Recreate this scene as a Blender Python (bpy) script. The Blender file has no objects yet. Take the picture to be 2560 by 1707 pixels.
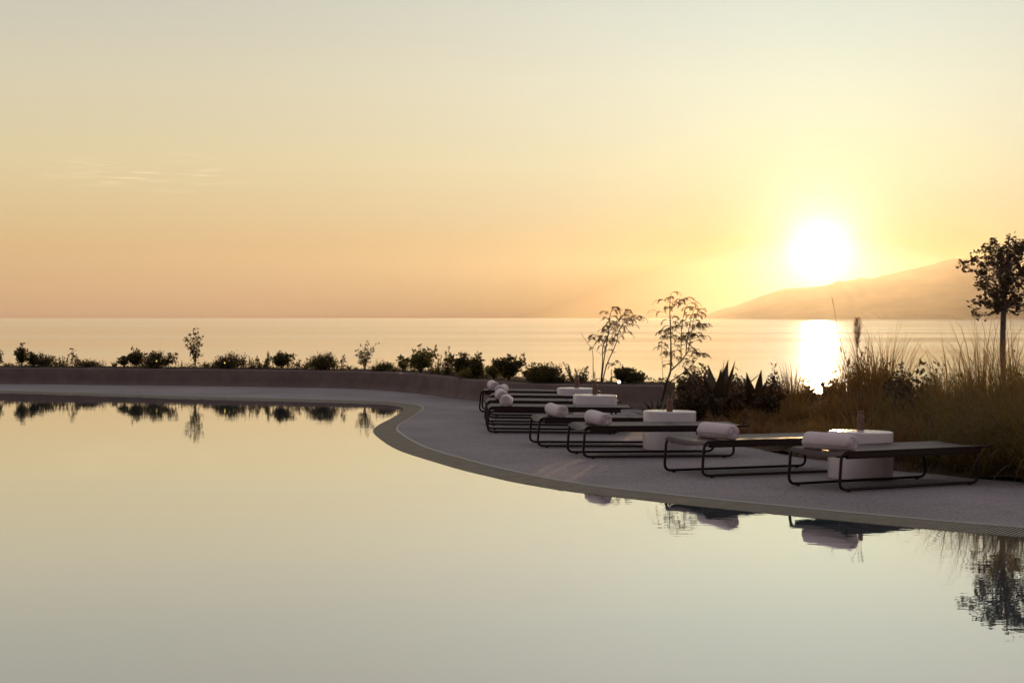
import bpy, math, random
from mathutils import Vector, Matrix
from mathutils.geometry import delaunay_2d_cdt

SC = bpy.context.scene
COL = SC.collection
R = math.radians
PI = math.pi

# ------------------------------------------------------------------ camera model
F, CX, CY, EYE = 4200.0, 1280.0, 853.5, 789.5      # focal length and eye level, measured on the photograph
H = 1.55                                           # eye height above the deck
PITCH = math.atan((CY - EYE) / F)
SEA_Z = -15.0

def ray(px, py):
    cp, sp = math.cos(PITCH), math.sin(PITCH)
    u, v = px - CX, CY - py
    return Vector((u, F * cp + v * sp, -F * sp + v * cp))

def on_z(px, py, z=0.0):
    d = ray(px, py)
    t = (z - H) / d.z
    return Vector((d.x * t, d.y * t, z))

def at_d(px, py, dist):
    d = ray(px, py)
    t = dist / d.y
    return Vector((d.x * t, dist, H + d.z * t))

# ------------------------------------------------------------------ helpers
def obj(name, me, mat=None, parent=None, smooth=False):
    o = bpy.data.objects.new(name, me)
    COL.objects.link(o)
    if mat is not None:
        me.materials.append(mat)
    if parent is not None:
        o.parent = parent
    if smooth:
        for p in me.polygons:
            p.use_smooth = True
    return o

def empty(name, loc, rz=0.0):
    o = bpy.data.objects.new(name, None)
    COL.objects.link(o)
    o.location = loc
    o.rotation_euler = (0, 0, rz)
    o.empty_display_size = 0.1
    return o

def tag(o, label=None, cat=None, group=None, kind=None):
    if label: o['label'] = label
    if cat: o['category'] = cat
    if group: o['group'] = group
    if kind: o['kind'] = kind
    return o

class MB:
    """collects faces for one mesh"""
    def __init__(self):
        self.v, self.f = [], []
    def leaf(self, p, d, n, ln, w, fold=0.25, bend=0.0):
        d = d.normalized()
        s = d.cross(n)
        if s.length < 1e-5:
            s = d.orthogonal()
        s.normalize()
        u = s.cross(d).normalized()
        i = len(self.v)
        self.v += [p, p + d * ln * .28 + s * w * .42 + u * fold * w, p + d * ln * .62 + s * w * .40 + u * (fold * w - bend * ln * .3),
                   p + d * ln - u * bend * ln, p + d * ln * .62 - s * w * .40 + u * (fold * w - bend * ln * .3),
                   p + d * ln * .28 - s * w * .42 + u * fold * w, p + d * ln * .5 - u * bend * ln * .2]
        self.f += [(i, i + 1, i + 6), (i + 1, i + 2, i + 6), (i + 2, i + 3, i + 6), (i + 3, i + 4, i + 6), (i + 4, i + 5, i + 6), (i + 5, i, i + 6)]
    def quick_leaf(self, p, d, n, ln, w):
        d = d.normalized()
        s = d.cross(n)
        if s.length < 1e-5:
            s = d.orthogonal()
        s.normalize()
        i = len(self.v)
        self.v += [p, p + d * ln * .45 + s * w * .5, p + d * ln, p + d * ln * .45 - s * w * .5]
        self.f.append((i, i + 1, i + 2, i + 3))
    def blade(self, pts, w, side, taper=1.0):
        i0 = len(self.v)
        n = len(pts)
        for k, p in enumerate(pts):
            t = k / (n - 1)
            ww = w * (1 - t * taper) * (0.75 + .5 * min(1, t * 4)) * .5
            self.v += [p - side * ww, p + side * ww]
        for k in range(n - 1):
            a = i0 + 2 * k
            self.f.append((a, a + 1, a + 3, a + 2))
    def tube(self, pts, rad, sides=6, cap=True, closed=False):
        n = len(pts)
        if not hasattr(rad, '__len__'):
            rad = [rad] * n
        i0 = len(self.v)
        ref = None
        for k in range(n):
            if closed:
                t = pts[(k + 1) % n] - pts[k - 1]
            else:
                t = pts[min(k + 1, n - 1)] - pts[max(k - 1, 0)]
            t = t.normalized() if t.length > 1e-9 else Vector((0, 0, 1))
            if ref is None:
                ref = t.orthogonal().normalized()
            ref = (ref - t * ref.dot(t))
            ref = ref.normalized() if ref.length > 1e-6 else t.orthogonal().normalized()
            b = t.cross(ref)
            for j in range(sides):
                a = 2 * PI * j / sides
                self.v.append(pts[k] + (ref * math.cos(a) + b * math.sin(a)) * rad[k])
        m = n if closed else n - 1
        for k in range(m):
            k2 = (k + 1) % n
            for j in range(sides):
                j2 = (j + 1) % sides
                self.f.append((i0 + k * sides + j, i0 + k * sides + j2, i0 + k2 * sides + j2, i0 + k2 * sides + j))
        if cap and not closed:
            self.f.append(tuple(i0 + j for j in reversed(range(sides))))
            self.f.append(tuple(i0 + (n - 1) * sides + j for j in range(sides)))
    def box(self, x0, x1, y0, y1, z0, z1):
        i = len(self.v)
        for z in (z0, z1):
            self.v += [Vector((x0, y0, z)), Vector((x1, y0, z)), Vector((x1, y1, z)), Vector((x0, y1, z))]
        self.f += [(i + 3, i + 2, i + 1, i), (i + 4, i + 5, i + 6, i + 7), (i, i + 1, i + 5, i + 4), (i + 1, i + 2, i + 6, i + 5),
                   (i + 2, i + 3, i + 7, i + 6), (i + 3, i, i + 4, i + 7)]
    def lathe(self, prof, seg=48, c=Vector((0, 0, 0))):
        i0 = len(self.v)
        for r, z in prof:
            for j in range(seg):
                a = 2 * PI * j / seg
                self.v.append(c + Vector((r * math.cos(a), r * math.sin(a), z)))
        for k in range(len(prof) - 1):
            for j in range(seg):
                j2 = (j + 1) % seg
                self.f.append((i0 + k * seg + j, i0 + k * seg + j2, i0 + (k + 1) * seg + j2, i0 + (k + 1) * seg + j))
        self.f.append(tuple(i0 + j for j in reversed(range(seg))))
        self.f.append(tuple(i0 + (len(prof) - 1) * seg + j for j in range(seg)))
    def grid(self, rows):
        i0 = len(self.v)
        m = len(rows[0])
        for r in rows:
            self.v += list(r)
        for a in range(len(rows) - 1):
            for b in range(m - 1):
                q = i0 + a * m + b
                self.f.append((q, q + 1, q + m + 1, q + m))
    def mesh(self, name):
        me = bpy.data.meshes.new(name)
        me.from_pydata([tuple(p) for p in self.v], [], self.f)
        me.update()
        return me
    def build(self, name, mat, parent=None, smooth=False):
        return obj(name, self.mesh(name), mat, parent, smooth)

def catmull(pts, step):
    out = []
    n = len(pts)
    for i in range(n - 1):
        p0, p1, p2, p3 = pts[max(i - 1, 0)], pts[i], pts[i + 1], pts[min(i + 2, n - 1)]
        k = max(2, int((p2 - p1).length / step * 2))
        for j in range(k):
            t = j / k
            out.append(.5 * ((2 * p1) + (p2 - p0) * t + (2 * p0 - 5 * p1 + 4 * p2 - p3) * t * t + (3 * p1 - p0 - 3 * p2 + p3) * t ** 3))
    out.append(pts[-1].copy())
    # even spacing
    res = [out[0]]
    acc = 0.0
    for a, b in zip(out, out[1:]):
        seg = (b - a).length
        while acc + seg >= step:
            t = (step - acc) / seg
            a = a + (b - a) * t
            res.append(a)
            seg = (b - a).length
            acc = 0.0
        acc += seg
    res.append(out[-1])
    return res

def smooth_line(pts, it):
    for _ in range(it):
        pts = [pts[0]] + [(pts[i - 1] + pts[i] * 2 + pts[i + 1]) / 4 for i in range(1, len(pts) - 1)] + [pts[-1]]
    return pts

# ------------------------------------------------------------------ materials
def mat(name):
    m = bpy.data.materials.new(name)
    m.use_nodes = True
    nt = m.node_tree
    return m, nt, nt.nodes['Principled BSDF']

def nd(nt, typ, **kw):
    n = nt.nodes.new(typ)
    for k, v in kw.items():
        setattr(n, k, v)
    return n

def objcoord(nt, scale=(1, 1, 1)):
    tc = nd(nt, 'ShaderNodeTexCoord')
    mp = nd(nt, 'ShaderNodeMapping')
    mp.inputs['Scale'].default_value = scale
    nt.links.new(tc.outputs['Object'], mp.inputs['Vector'])
    return mp.outputs['Vector']

def noise(nt, vec, scale, detail=4, rough=.55):
    n = nd(nt, 'ShaderNodeTexNoise')
    n.inputs['Scale'].default_value = scale
    n.inputs['Detail'].default_value = detail
    n.inputs['Roughness'].default_value = rough
    nt.links.new(vec, n.inputs['Vector'])
    return n.outputs['Fac']

def ramp(nt, fac, stops):
    r = nd(nt, 'ShaderNodeValToRGB')
    el = r.color_ramp.elements
    while len(el) < len(stops):
        el.new(.5)
    for e, (p, c) in zip(el, stops):
        e.position = p
        e.color = (*c, 1) if len(c) == 3 else c
    nt.links.new(fac, r.inputs['Fac'])
    return r.outputs['Color']

def bump(nt, bsdf, h, dist, strength=1.0):
    b = nd(nt, 'ShaderNodeBump')
    b.inputs['Distance'].default_value = dist
    b.inputs['Strength'].default_value = strength
    nt.links.new(h, b.inputs['Height'])
    nt.links.new(b.outputs['Normal'], bsdf.inputs['Normal'])
    return b

def simple(name, col, rough=.6, var=.25, scale=20, spec=.5, bdist=0.0, metal=0.0):
    m, nt, b = mat(name)
    v = objcoord(nt)
    n = noise(nt, v, scale)
    lo = tuple(c * (1 - var) for c in col)
    hi = tuple(min(1, c * (1 + var)) for c in col)
    nt.links.new(ramp(nt, n, [(.3, lo), (.7, hi)]), b.inputs['Base Color'])
    b.inputs['Roughness'].default_value = rough
    b.inputs['Specular IOR Level'].default_value = spec
    b.inputs['Metallic'].default_value = metal
    if bdist:
        bump(nt, b, n, bdist)
    return m

def leafmat(name, c1, c2, trans=.35, tcol=(.25, .16, .03), scale=9, rough=.55):
    m, nt, b = mat(name)
    v = objcoord(nt)
    n = noise(nt, v, scale, 3)
    nt.links.new(ramp(nt, n, [(.32, c1), (.68, c2)]), b.inputs['Base Color'])
    b.inputs['Roughness'].default_value = rough
    b.inputs['Specular IOR Level'].default_value = .3
    t = nd(nt, 'ShaderNodeBsdfTranslucent')
    t.inputs['Color'].default_value = (*tcol, 1)
    mx = nd(nt, 'ShaderNodeMixShader')
    mx.inputs[0].default_value = trans
    nt.links.new(b.outputs[0], mx.inputs[1])
    nt.links.new(t.outputs[0], mx.inputs[2])
    nt.links.new(mx.outputs[0], nt.nodes['Material Output'].inputs['Surface'])
    return m

M = {}
# deck: exposed-aggregate concrete
m, nt, b = mat('deck_concrete')
v = objcoord(nt)
big = noise(nt, v, .55, 5, .6)
fine = noise(nt, v, 42, 3, .75)
base = ramp(nt, big, [(.3, (.275, .248, .238)), (.7, (.39, .352, .338))])
spk = ramp(nt, fine, [(.34, (.35, .35, .35)), (.46, (.95, .95, .95)), (.62, (1.0, 1.0, 1.0)), (.70, (2.1, 2.05, 2.0))])
mul = nd(nt, 'ShaderNodeMix', data_type='RGBA', blend_type='MULTIPLY')
mul.inputs['Factor'].default_value = 1
nt.links.new(base, mul.inputs['A']); nt.links.new(spk, mul.inputs['B'])
nt.links.new(mul.outputs['Result'], b.inputs['Base Color'])
b.inputs['Roughness'].default_value = .85
b.inputs['Specular IOR Level'].default_value = .18
bump(nt, b, fine, .003, .6)
M['deck'] = m
M['wall'] = simple('wall_plaster', (.20, .155, .13), .9, .16, 3.0, .15, .002)
M['soil'] = simple('dark_soil', (.085, .060, .040), .95, .5, 14, .2, .02)
M['cliff'] = simple('dry_slope', (.16, .12, .07), .95, .5, .3, .2, .1)
M['grate'] = simple('pale_plastic_grate', (.34, .31, .215), .6, .15, 6, .2)
M['trim'] = simple('pale_steel_trim', (.36, .34, .28), .5, .1, 8, .5)
M['channel'] = simple('channel_shade_dark', (.025, .024, .018), .8, .2, 8, .1)  # near-black: the shade in the gaps between slats is put into this colour
M['tube'] = simple('bronze_powder_coat', (.022, .009, .007), .42, .2, 60, .3)
M['rubber'] = simple('black_rubber', (.015, .013, .012), .7, .2, 60, .3)
M['table'] = simple('white_cast_concrete', (.76, .70, .665), .24, .05, 7, .6, .0004)
M['vase'] = simple('brown_stoneware', (.18, .095, .058), .42, .2, 40, .5)
# woven sling
m, nt, b = mat('woven_sling')
v = objcoord(nt)
w1 = nd(nt, 'ShaderNodeTexWave', wave_type='BANDS', bands_direction='X'); w1.inputs['Scale'].default_value = 130
w2 = nd(nt, 'ShaderNodeTexWave', wave_type='BANDS', bands_direction='Y'); w2.inputs['Scale'].default_value = 130
nt.links.new(v, w1.inputs['Vector']); nt.links.new(v, w2.inputs['Vector'])
mm = nd(nt, 'ShaderNodeMath', operation='MULTIPLY')
nt.links.new(w1.outputs['Fac'], mm.inputs[0]); nt.links.new(w2.outputs['Fac'], mm.inputs[1])
nt.links.new(ramp(nt, mm.outputs[0], [(.0, (.064, .040, .033)), (.6, (.10, .066, .054))]), b.inputs['Base Color'])
b.inputs['Roughness'].default_value = .52
b.inputs['Specular IOR Level'].default_value = .36
M['sling'] = m
# towel
m, nt, b = mat('white_terry')
v = objcoord(nt)
n1 = noise(nt, v, 260, 2, .7)
nt.links.new(ramp(nt, noise(nt, v, 9), [(.3, (.78, .68, .655)), (.7, (.85, .755, .73))]), b.inputs['Base Color'])
b.inputs['Roughness'].default_value = .95
b.inputs['Specular IOR Level'].default_value = .1
b.inputs['Sheen Weight'].default_value = .35
bump(nt, b, n1, .004, .8)
M['towel'] = m
# foliage
M['leaf_dark'] = leafmat('dark_shrub_leaf', (.035, .042, .016), (.075, .075, .028), .25)
M['leaf_green'] = leafmat('green_shrub_leaf', (.055, .072, .020), (.11, .12, .035), .35, (.30, .24, .04))
M['leaf_red'] = leafmat('reddish_flower_leaf', (.10, .04, .03), (.17, .07, .045), .3, (.30, .10, .04))
M['leaf_lamplit'] = leafmat('painted_lamplit_leaf', (.16, .14, .02), (.26, .22, .03), .4, (.4, .32, .04))  # yellow lamplight on one small tuft, put into its leaf colour
M['leaf_feather'] = leafmat('feathery_leaf', (.04, .03, .012), (.07, .05, .02), .16, (.28, .11, .03))
M['leaf_tree'] = leafmat('leathery_tree_leaf', (.040, .036, .018), (.075, .062, .028), .18, (.2, .1, .03))
M['agave'] = leafmat('agave_leaf', (.075, .058, .028), (.12, .088, .04), .12, (.22, .1, .03), 4, .5)
M['agave_pale'] = leafmat('pale_agave_leaf', (.09, .10, .04), (.15, .155, .07), .2, (.24, .2, .05), 4, .5)
M['grass_tan'] = leafmat('tan_grass', (.050, .040, .014), (.19, .145, .05), .36, (.55, .28, .05), 14)
M['grass_green'] = leafmat('olive_grass', (.034, .032, .012), (.16, .135, .045), .30, (.45, .28, .05), 14)
M['grass_pink'] = leafmat('pinkish_dry_grass', (.055, .036, .02), (.18, .12, .06), .32, (.50, .22, .05), 14)
M['bark'] = simple('dark_bark', (.055, .036, .024), .9, .35, 30, .2, .004)
M['bark_pale'] = simple('pale_bark', (.24, .17, .135), .9, .3, 22, .2, .006)
M['plume'] = leafmat('pampas_plume', (.16, .085, .03), (.26, .15, .055), .35, (.5, .22, .06), 20)
M['lamp_body'] = simple('black_lamp_metal', (.03, .028, .026), .45, .2, 30, .5)

def glow(name, col, s):
    m, nt, b = mat(name)
    b.inputs['Base Color'].default_value = (*col, 1)
    b.inputs['Emission Color'].default_value = (*col, 1)
    b.inputs['Emission Strength'].default_value = s
    return m
M['lens_white'] = glow('lit_white_lens', (1, .93, .85), 6)
M['lens_yellow'] = glow('lit_yellow_lens', (1, .75, .12), 1.6)

# pool water
m, nt, b = mat('pool_water_surface')
v = objcoord(nt)
b.inputs['Base Color'].default_value = (.10, .14, .15, 1)
b.inputs['Roughness'].default_value = .9
b.inputs['Specular IOR Level'].default_value = 0
na = noise(nt, objcoord(nt, (1.0, 1.6, 1)), 5.5, 2, .5)
nb = noise(nt, objcoord(nt, (1, 1, 1)), .9, 2, .5)
sm = nd(nt, 'ShaderNodeMath', operation='MULTIPLY_ADD')
sm.inputs[1].default_value = 3.0
nt.links.new(nb, sm.inputs[0]); nt.links.new(na, sm.inputs[2])
bm_ = bump(nt, b, sm.outputs[0], .00045)
gl = nd(nt, 'ShaderNodeBsdfGlossy')
gl.inputs['Roughness'].default_value = .012
gl.inputs['Color'].default_value = (1, 1, 1, 1)
lw_ = nd(nt, 'ShaderNodeLayerWeight'); lw_.inputs['Blend'].default_value = .5
pw_ = nd(nt, 'ShaderNodeMath', operation='POWER'); pw_.inputs[1].default_value = 2.05
mx_ = nd(nt, 'ShaderNodeMixShader')
nt.links.new(bm_.outputs['Normal'], gl.inputs['Normal'])
nt.links.new(lw_.outputs['Facing'], pw_.inputs[0]); nt.links.new(pw_.outputs[0], mx_.inputs[0])
nt.links.new(b.outputs[0], mx_.inputs[1]); nt.links.new(gl.outputs[0], mx_.inputs[2])
nt.links.new(mx_.outputs[0], nt.nodes['Material Output'].inputs['Surface'])
M['pool'] = m
# sea
m, nt, b = mat('sea_surface')
b.inputs['Base Color'].default_value = (.12, .10, .075, 1)
b.inputs['Specular IOR Level'].default_value = 0
b.inputs['Roughness'].default_value = 1
n1 = noise(nt, objcoord(nt, (.0006, .004, 1)), 1.0, 5, .6)
mr = nd(nt, 'ShaderNodeMapRange')
mr.inputs['From Min'].default_value = .35; mr.inputs['From Max'].default_value = .65
mr.inputs['To Min'].default_value = .085; mr.inputs['To Max'].default_value = .14
nt.links.new(n1, mr.inputs['Value'])
gl = nd(nt, 'ShaderNodeBsdfGlossy', distribution='MULTI_GGX')
gl.inputs['Color'].default_value = (1, 1, 1, 1)
nt.links.new(mr.outputs[0], gl.inputs['Roughness'])
lw_ = nd(nt, 'ShaderNodeLayerWeight'); lw_.inputs['Blend'].default_value = .5
pw_ = nd(nt, 'ShaderNodeMath', operation='POWER'); pw_.inputs[1].default_value = 1.6
nt.links.new(lw_.outputs['Facing'], pw_.inputs[0])
mx_ = nd(nt, 'ShaderNodeMixShader')
nt.links.new(pw_.outputs[0], mx_.inputs[0]); nt.links.new(b.outputs[0], mx_.inputs[1]); nt.links.new(gl.outputs[0], mx_.inputs[2])
nt.links.new(mx_.outputs[0], nt.nodes['Material Output'].inputs['Surface'])
M['sea'] = m
M['hill'] = simple('far_hill_scrub', (.12, .10, .07), .95, .3, .004, .1)

# ------------------------------------------------------------------ pool outline
inner_px = [(0, 981), (100, 984.2), (235, 988.2), (400, 993.8), (580, 998.5), (780, 1003.7), (930, 1008.6), (970, 1012.5), (1000, 1017), (1010, 1023),
            (1001, 1032), (975, 1047.6), (948, 1061.5), (933, 1075.6), (938, 1086), (965, 1107.5), (999, 1125.8), (1040, 1140), (1084, 1153.3), (1152, 1173.5),
            (1220, 1189.6), (1277, 1203.2), (1374, 1220.5), (1460, 1233), (1563, 1244.5), (1665, 1256.5), (1780, 1268.8), (1960, 1287), (2077, 1299), (2195, 1310.5),
            (2312, 1321.5), (2430, 1332), (2560, 1342.5)]
WATER = -.03
ip = [on_z(x, y, WATER) for x, y in inner_px]
ip = [Vector((-34, 42.5, WATER)), Vector((-20, 39.3, WATER))] + ip + [Vector((5.4, 10.4, WATER)), Vector((8, 7.6, WATER)), Vector((10.5, 4.5, WATER))]
inner = smooth_line(catmull(ip, .10), 10)
def offset(line, w, z):
    out = []
    n = len(line)
    for i in range(n):
        t = line[min(i + 1, n - 1)] - line[max(i - 1, 0)]
        t.z = 0
        t.normalize()
        nrm = Vector((-t.y, t.x, 0))          # left of travel; travel runs left to right then towards us: deck lies on the left side
        p = line[i] + nrm * w
        p.z = z
        out.append(p)
    return out
GW = .33
outer = smooth_line(offset(inner, GW, 0.0), 4)
outer_c = outer[::4] + [outer[-1]]

def deck_dist(x, y):
    best = 1e9
    for p in outer_c:
        q = (p.x - x) ** 2 + (p.y - y) ** 2
        if q < best: best = q
    return math.sqrt(best)
def sstep(a, b, x):
    t = max(0, min(1, (x - a) / (b - a)))
    return t * t * (3 - 2 * t)
def zdeck(x, y):
    return -.012 * min(4.5, max(0, deck_dist(x, y) - .1)) * sstep(-4, 0, x)
def on_deck(px, py):
    z = 0
    for _ in range(12):
        p = on_z(px, py, z)
        z = z * .4 + zdeck(p.x, p.y) * .6
    return on_z(px, py, z)

# ------------------------------------------------------------------ low wall
wall_top_px = [(0, 919.3), (200, 920.5), (400, 922.2), (600, 924.2), (780, 926.3), (880, 928), (950, 929.5), (1000, 931.8), (1049, 935.6), (1100, 940.2), (1160, 946.8),
               (1202, 950.8), (1270, 956.2), (1389, 960), (1520, 962), (1650, 963.5)]
WT = .365
wp = [Vector((-32, 40.6, 0)), Vector((-20, 39.0, 0))] + [on_z(x, y, WT) for x, y in wall_top_px]
for p in wp: p.z = 0
wall_line = smooth_line(catmull(wp, .2), 6)
def wall_d(px):
    q = [(CX + F * p.x / p.y, p.y) for p in wall_line]
    for (x0, d0), (x1, d1) in zip(q, q[1:]):
        if x0 <= px <= x1:
            return d0 + (d1 - d0) * (px - x0) / (x1 - x0)
    return q[0][1] if px < q[0][0] else q[-1][1]

TH = .24
front = wall_line
def wall_section(p, n):
    prof = [(-.10, -.06), (-.075, .004), (-.04, .03), (-.015, .08), (0, .16), (0, WT - .03), (.008, WT - .010), (.03, WT), (TH - .03, WT), (TH - .008, WT - .01), (TH, WT - .03), (TH, -.3)]
    return [Vector((p.x + n.x * a, p.y + n.y * a, z)) for a, z in prof]
mb = MB()
rows = []
for i, p in enumerate(front):
    t = (front[min(i + 1, len(front) - 1)] - front[max(i - 1, 0)]).normalized()
    rows.append(wall_section(p, Vector((-t.y, t.x, 0))))
# rounded right-hand end
pe = front[-1]
te = (front[-1] - front[-2]).normalized(); ne = Vector((-te.y, te.x, 0))
for a in (.03, .05, .058):
    k = [r.copy() for r in rows[-1]]
    sc = {.03: .985, .05: .95, .058: .90}[a]
    last = wall_section(pe, ne)
    ring = []
    for q in last:
        w2 = Vector((q.x, q.y, 0)) + te * a
        c = pe + ne * TH / 2
        off = (Vector((q.x, q.y, 0)) - Vector((c.x, c.y, 0)))
        w2 = Vector((c.x, c.y, 0)) + off * sc + te * a
        ring.append(Vector((w2.x, w2.y, q.z * (sc if q.z > 0 else 1))))
    rows.append(ring)
mb.grid([[r[j] for j in range(len(r) - 1, -1, -1)] for r in rows])
mb.f.append(tuple(len(mb.v) - 12 + j for j in range(12)))
wall = mb.build('parapet_wall', M['wall'], None, True)
wall.data.polygons[len(wall.data.polygons) - 1].use_smooth = False
tag(wall, 'low brown plastered wall curving behind the far pool edge, plants along its top', 'wall')

# soil of the planter behind the wall
mb = MB()
rows = []
rnd = random.Random(5)
back_edge = []
for i, p in enumerate(front):
    t = (front[min(i + 1, len(front) - 1)] - front[max(i - 1, 0)]).normalized()
    n = Vector((-t.y, t.x, 0))
    rows.append([Vector((*(p + n * a).xy, WT + z + rnd.uniform(-.012, .015))) for a, z in ((TH - .02, -.035), (TH + .12, .004), (TH + .4, .02), (TH + .8, .012), (TH + 1.2, -.01), (TH + 1.5, -.9))])
    back_edge.append(p + n * (TH + 1.45))
rows.append([Vector((q.x + te.x * .01, q.y + te.y * .01, q.z - .02)) for q in rows[-1]])
rows.append([Vector((q.x, q.y, -.9)) for q in rows[-1]])
mb.grid([r[::-1] for r in rows])
tag(mb.build('soil', M['soil'], None, True), kind='structure')

# ------------------------------------------------------------------ deck sheet (far side and right-hand side of the pool)
bed_px = [(1660, 1030), (1690, 1060), (1740, 1086), (1800, 1104), (1853, 1117.3), (1910, 1126), (1969, 1138.5), (2013, 1146), (2067, 1154.2), (2150, 1166), (2233, 1176), (2321, 1185),
          (2458, 1198), (2560, 1206)]
bp = [on_deck(x, y) for x, y in bed_px]
we = front[-1]
bp = [Vector((we.x + .1, we.y + .25, 0)), Vector((we.x + .25, we.y - .5, 0))] + bp + [bp[-1] + Vector((2.2, -.7, 0)), bp[-1] + Vector((6, -2.4, 0)), bp[-1] + Vector((14, -6, 0))]
for p in bp: p.z = 0
bed_line = smooth_line(catmull(bp, .15), 8)

def cdt(name, boundary, pts, zf, material, smooth=True):
    vs = [Vector((p.x, p.y)) for p in boundary] + [Vector((x, y)) for x, y in pts]
    n = len(boundary)
    v2, e2, f2, *_ = delaunay_2d_cdt(vs, [], [list(range(n))], 1, 1e-5)
    me = bpy.data.meshes.new(name)
    fs = []
    for f in f2:
        a, b_, c = (v2[i] for i in f[:3])
        area = (b_.x - a.x) * (c.y - a.y) - (b_.y - a.y) * (c.x - a.x)
        fs.append(f if area > 0 else f[::-1])
    me.from_pydata([(p.x, p.y, zf(p.x, p.y)) for p in v2], [], fs)
    me.update()
    return obj(name, me, material, None, smooth)

def thin(line, k):
    return line[::k] + ([line[-1]] if (len(line) - 1) % k else [])
oc = thin(outer, 3)
far_side = [p + (0.12 * Vector((0, 1, 0))) for p in thin(front, 4)]
deck_poly = [p.copy() for p in oc] + [Vector((26, 4.5, 0)), Vector((26, 34, 0)), Vector((10, 30.5, 0))] + list(reversed(far_side))
gridpts = []
for iy in range(0, 75):
    for ix in range(-40, 40):
        x, y = ix * .6 + .13, 7 + iy * .45
        gridpts.append((x, y))
deck = cdt('pool_deck', deck_poly, [], lambda x, y: 0, M['deck'])
# keep only grid points inside the deck, then triangulate with heights
def inside(poly, x, y):
    c = False
    j = len(poly) - 1
    for i in range(len(poly)):
        a, b_ = poly[i], poly[j]
        if (a.y > y) != (b_.y > y) and x < (b_.x - a.x) * (y - a.y) / (b_.y - a.y) + a.x:
            c = not c
        j = i
    return c
bpy.data.objects.remove(deck)
gin = [(x, y) for x, y in gridpts if inside(deck_poly, x, y) and deck_dist(x, y) > .25]
deck = cdt('pool_deck', deck_poly, gin, zdeck, M['deck'])
# the terrace the camera stands on, near side of the pool
import bmesh
bm = bmesh.new(); bm.from_mesh(deck.data)
vs = [bm.verts.new(c) for c in ((-34, -14, 0), (26, -14, 0), (26, 4.5, 0), (-34, 4.5, 0))]
bm.faces.new(vs); bm.to_mesh(deck.data); bm.free()
tag(deck, kind='structure')

# pool water
water_poly = [p.copy() for p in thin(inner, 3)] + [Vector((-34, 4.5, 0))]
wat = cdt('pool_water', water_poly, [], lambda x, y: WATER, M['pool'], False)
tag(wat, kind='structure')

# ------------------------------------------------------------------ overflow grate
root = empty('pool_grate', (0, 0, 0))
tag(root, 'pale slatted overflow grate following the curved pool edge', 'drain grate')
mb = MB()
fine_line = catmull([p for p in inner if p.y < 45], .033)
fine_line = smooth_line(fine_line, 3)
n = len(fine_line)
for i in range(1, n - 1):
    p = fine_line[i]
    if p.x < -13: continue
    t = (fine_line[i + 1] - fine_line[i - 1]); t.z = 0; t.normalize()
    nr = Vector((-t.y, t.x, 0))
    if p.y > 26 and i % 2: continue
    hw = .0080 if p.y <= 26 else .016
    a0, a1 = -.004, GW - .022
    z0, z1 = WATER + .003, -.006
    c = len(mb.v)
    for a, z in ((a0, z0), (a1, z1)):
        for s in (-1, 1):
            q = p + nr * a + t * s * hw
            mb.v += [Vector((q.x, q.y, z)), Vector((q.x, q.y, z - .002))]
    # 0/1 near-left top/bottom, 2/3 near-right, 4/5 far-left, 6/7 far-right
    mb.f += [(c, c + 2, c + 6, c + 4), (c, c + 4, c + 5, c + 1), (c + 2, c + 3, c + 7, c + 6), (c, c + 1, c + 3, c + 2)]
mb.build('slat_strip', M['grate'], root)
mb = MB()
o1 = offset(inner, GW - .02, -.002); o2 = offset(inner, GW + .006, .004)
mb.grid([[a, b_] for a, b_ in zip(o1, o2)][::-1])
i0 = len(mb.v)
mb.grid([[Vector((a.x, a.y, -.11)), a] for a in o1][::-1])
mb.build('edge_trim', M['trim'], root)
mb = MB()
mb.grid([[Vector((a.x, a.y, WATER - .07)), Vector((c.x, c.y, -.10))] for a, c in zip(offset(inner, -.02, 0), offset(inner, GW, 0))][::-1])
mb.build('channel', M['channel'], root)

# ------------------------------------------------------------------ planting bed on the right and the slope to the sea
def zbed(x, y):
    dd = min((p.x - x) ** 2 + (p.y - y) ** 2 for p in bed_line[::4]) ** .5
    return zdeck(x, y) * (1 - .7 * sstep(0, .6, dd)) - .02 + .10 * sstep(0, .5, dd) - .30 * sstep(4.5, 10, dd) + .025 * math.sin(x * 2.3 + y) * math.sin(y * 1.7 - x) * sstep(0, .6, dd)
bl = thin(bed_line, 3)
bed_poly = [p.copy() for p in bl] + [Vector((30, 26, 0)), Vector((14, 31.5, 0)), Vector((8, 32.4, 0)), Vector((we.x + .3, 32.0, 0)), Vector((we.x - .3, we.y + 1.75, 0)), Vector((we.x - .2, we.y + .3, 0))]
gp = [(x * .45 + .07, 12 + y * .45) for x in range(0, 60) for y in range(0, 48)]
gp = [q for q in gp if inside(bed_poly, *q) and min((p.x - q[0]) ** 2 + (p.y - q[1]) ** 2 for p in bl) > .02]
def zbed_edge(x, y):
    return zbed(x, y)
bed = cdt('ground', bed_poly, gp, zbed_edge, M['soil'])
tag(bed, kind='structure')
mb = MB()
edge = [p for p in back_edge[::6]] + [Vector((we.x + .3, 31.9, 0)), Vector((8, 32.3, 0)), Vector((14, 31.4, 0)), Vector((30, 25.8, 0)), Vector((80, 10, 0))]
edge = [Vector((-90, 45, 0))] + edge
rows = []
for p in edge:
    rows.append([Vector((p.x * s, p.y + a, z)) for a, z, s in ((-.6, -.25, 1), (0.25, -.5, 1), (6, -4, 1.02), (16, -10, 1.05), (32, SEA_Z - 2, 1.1))])
mb.grid([r[::-1] for r in rows])
tag(mb.build('hillside', M['cliff'], None, True), kind='structure')

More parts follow.
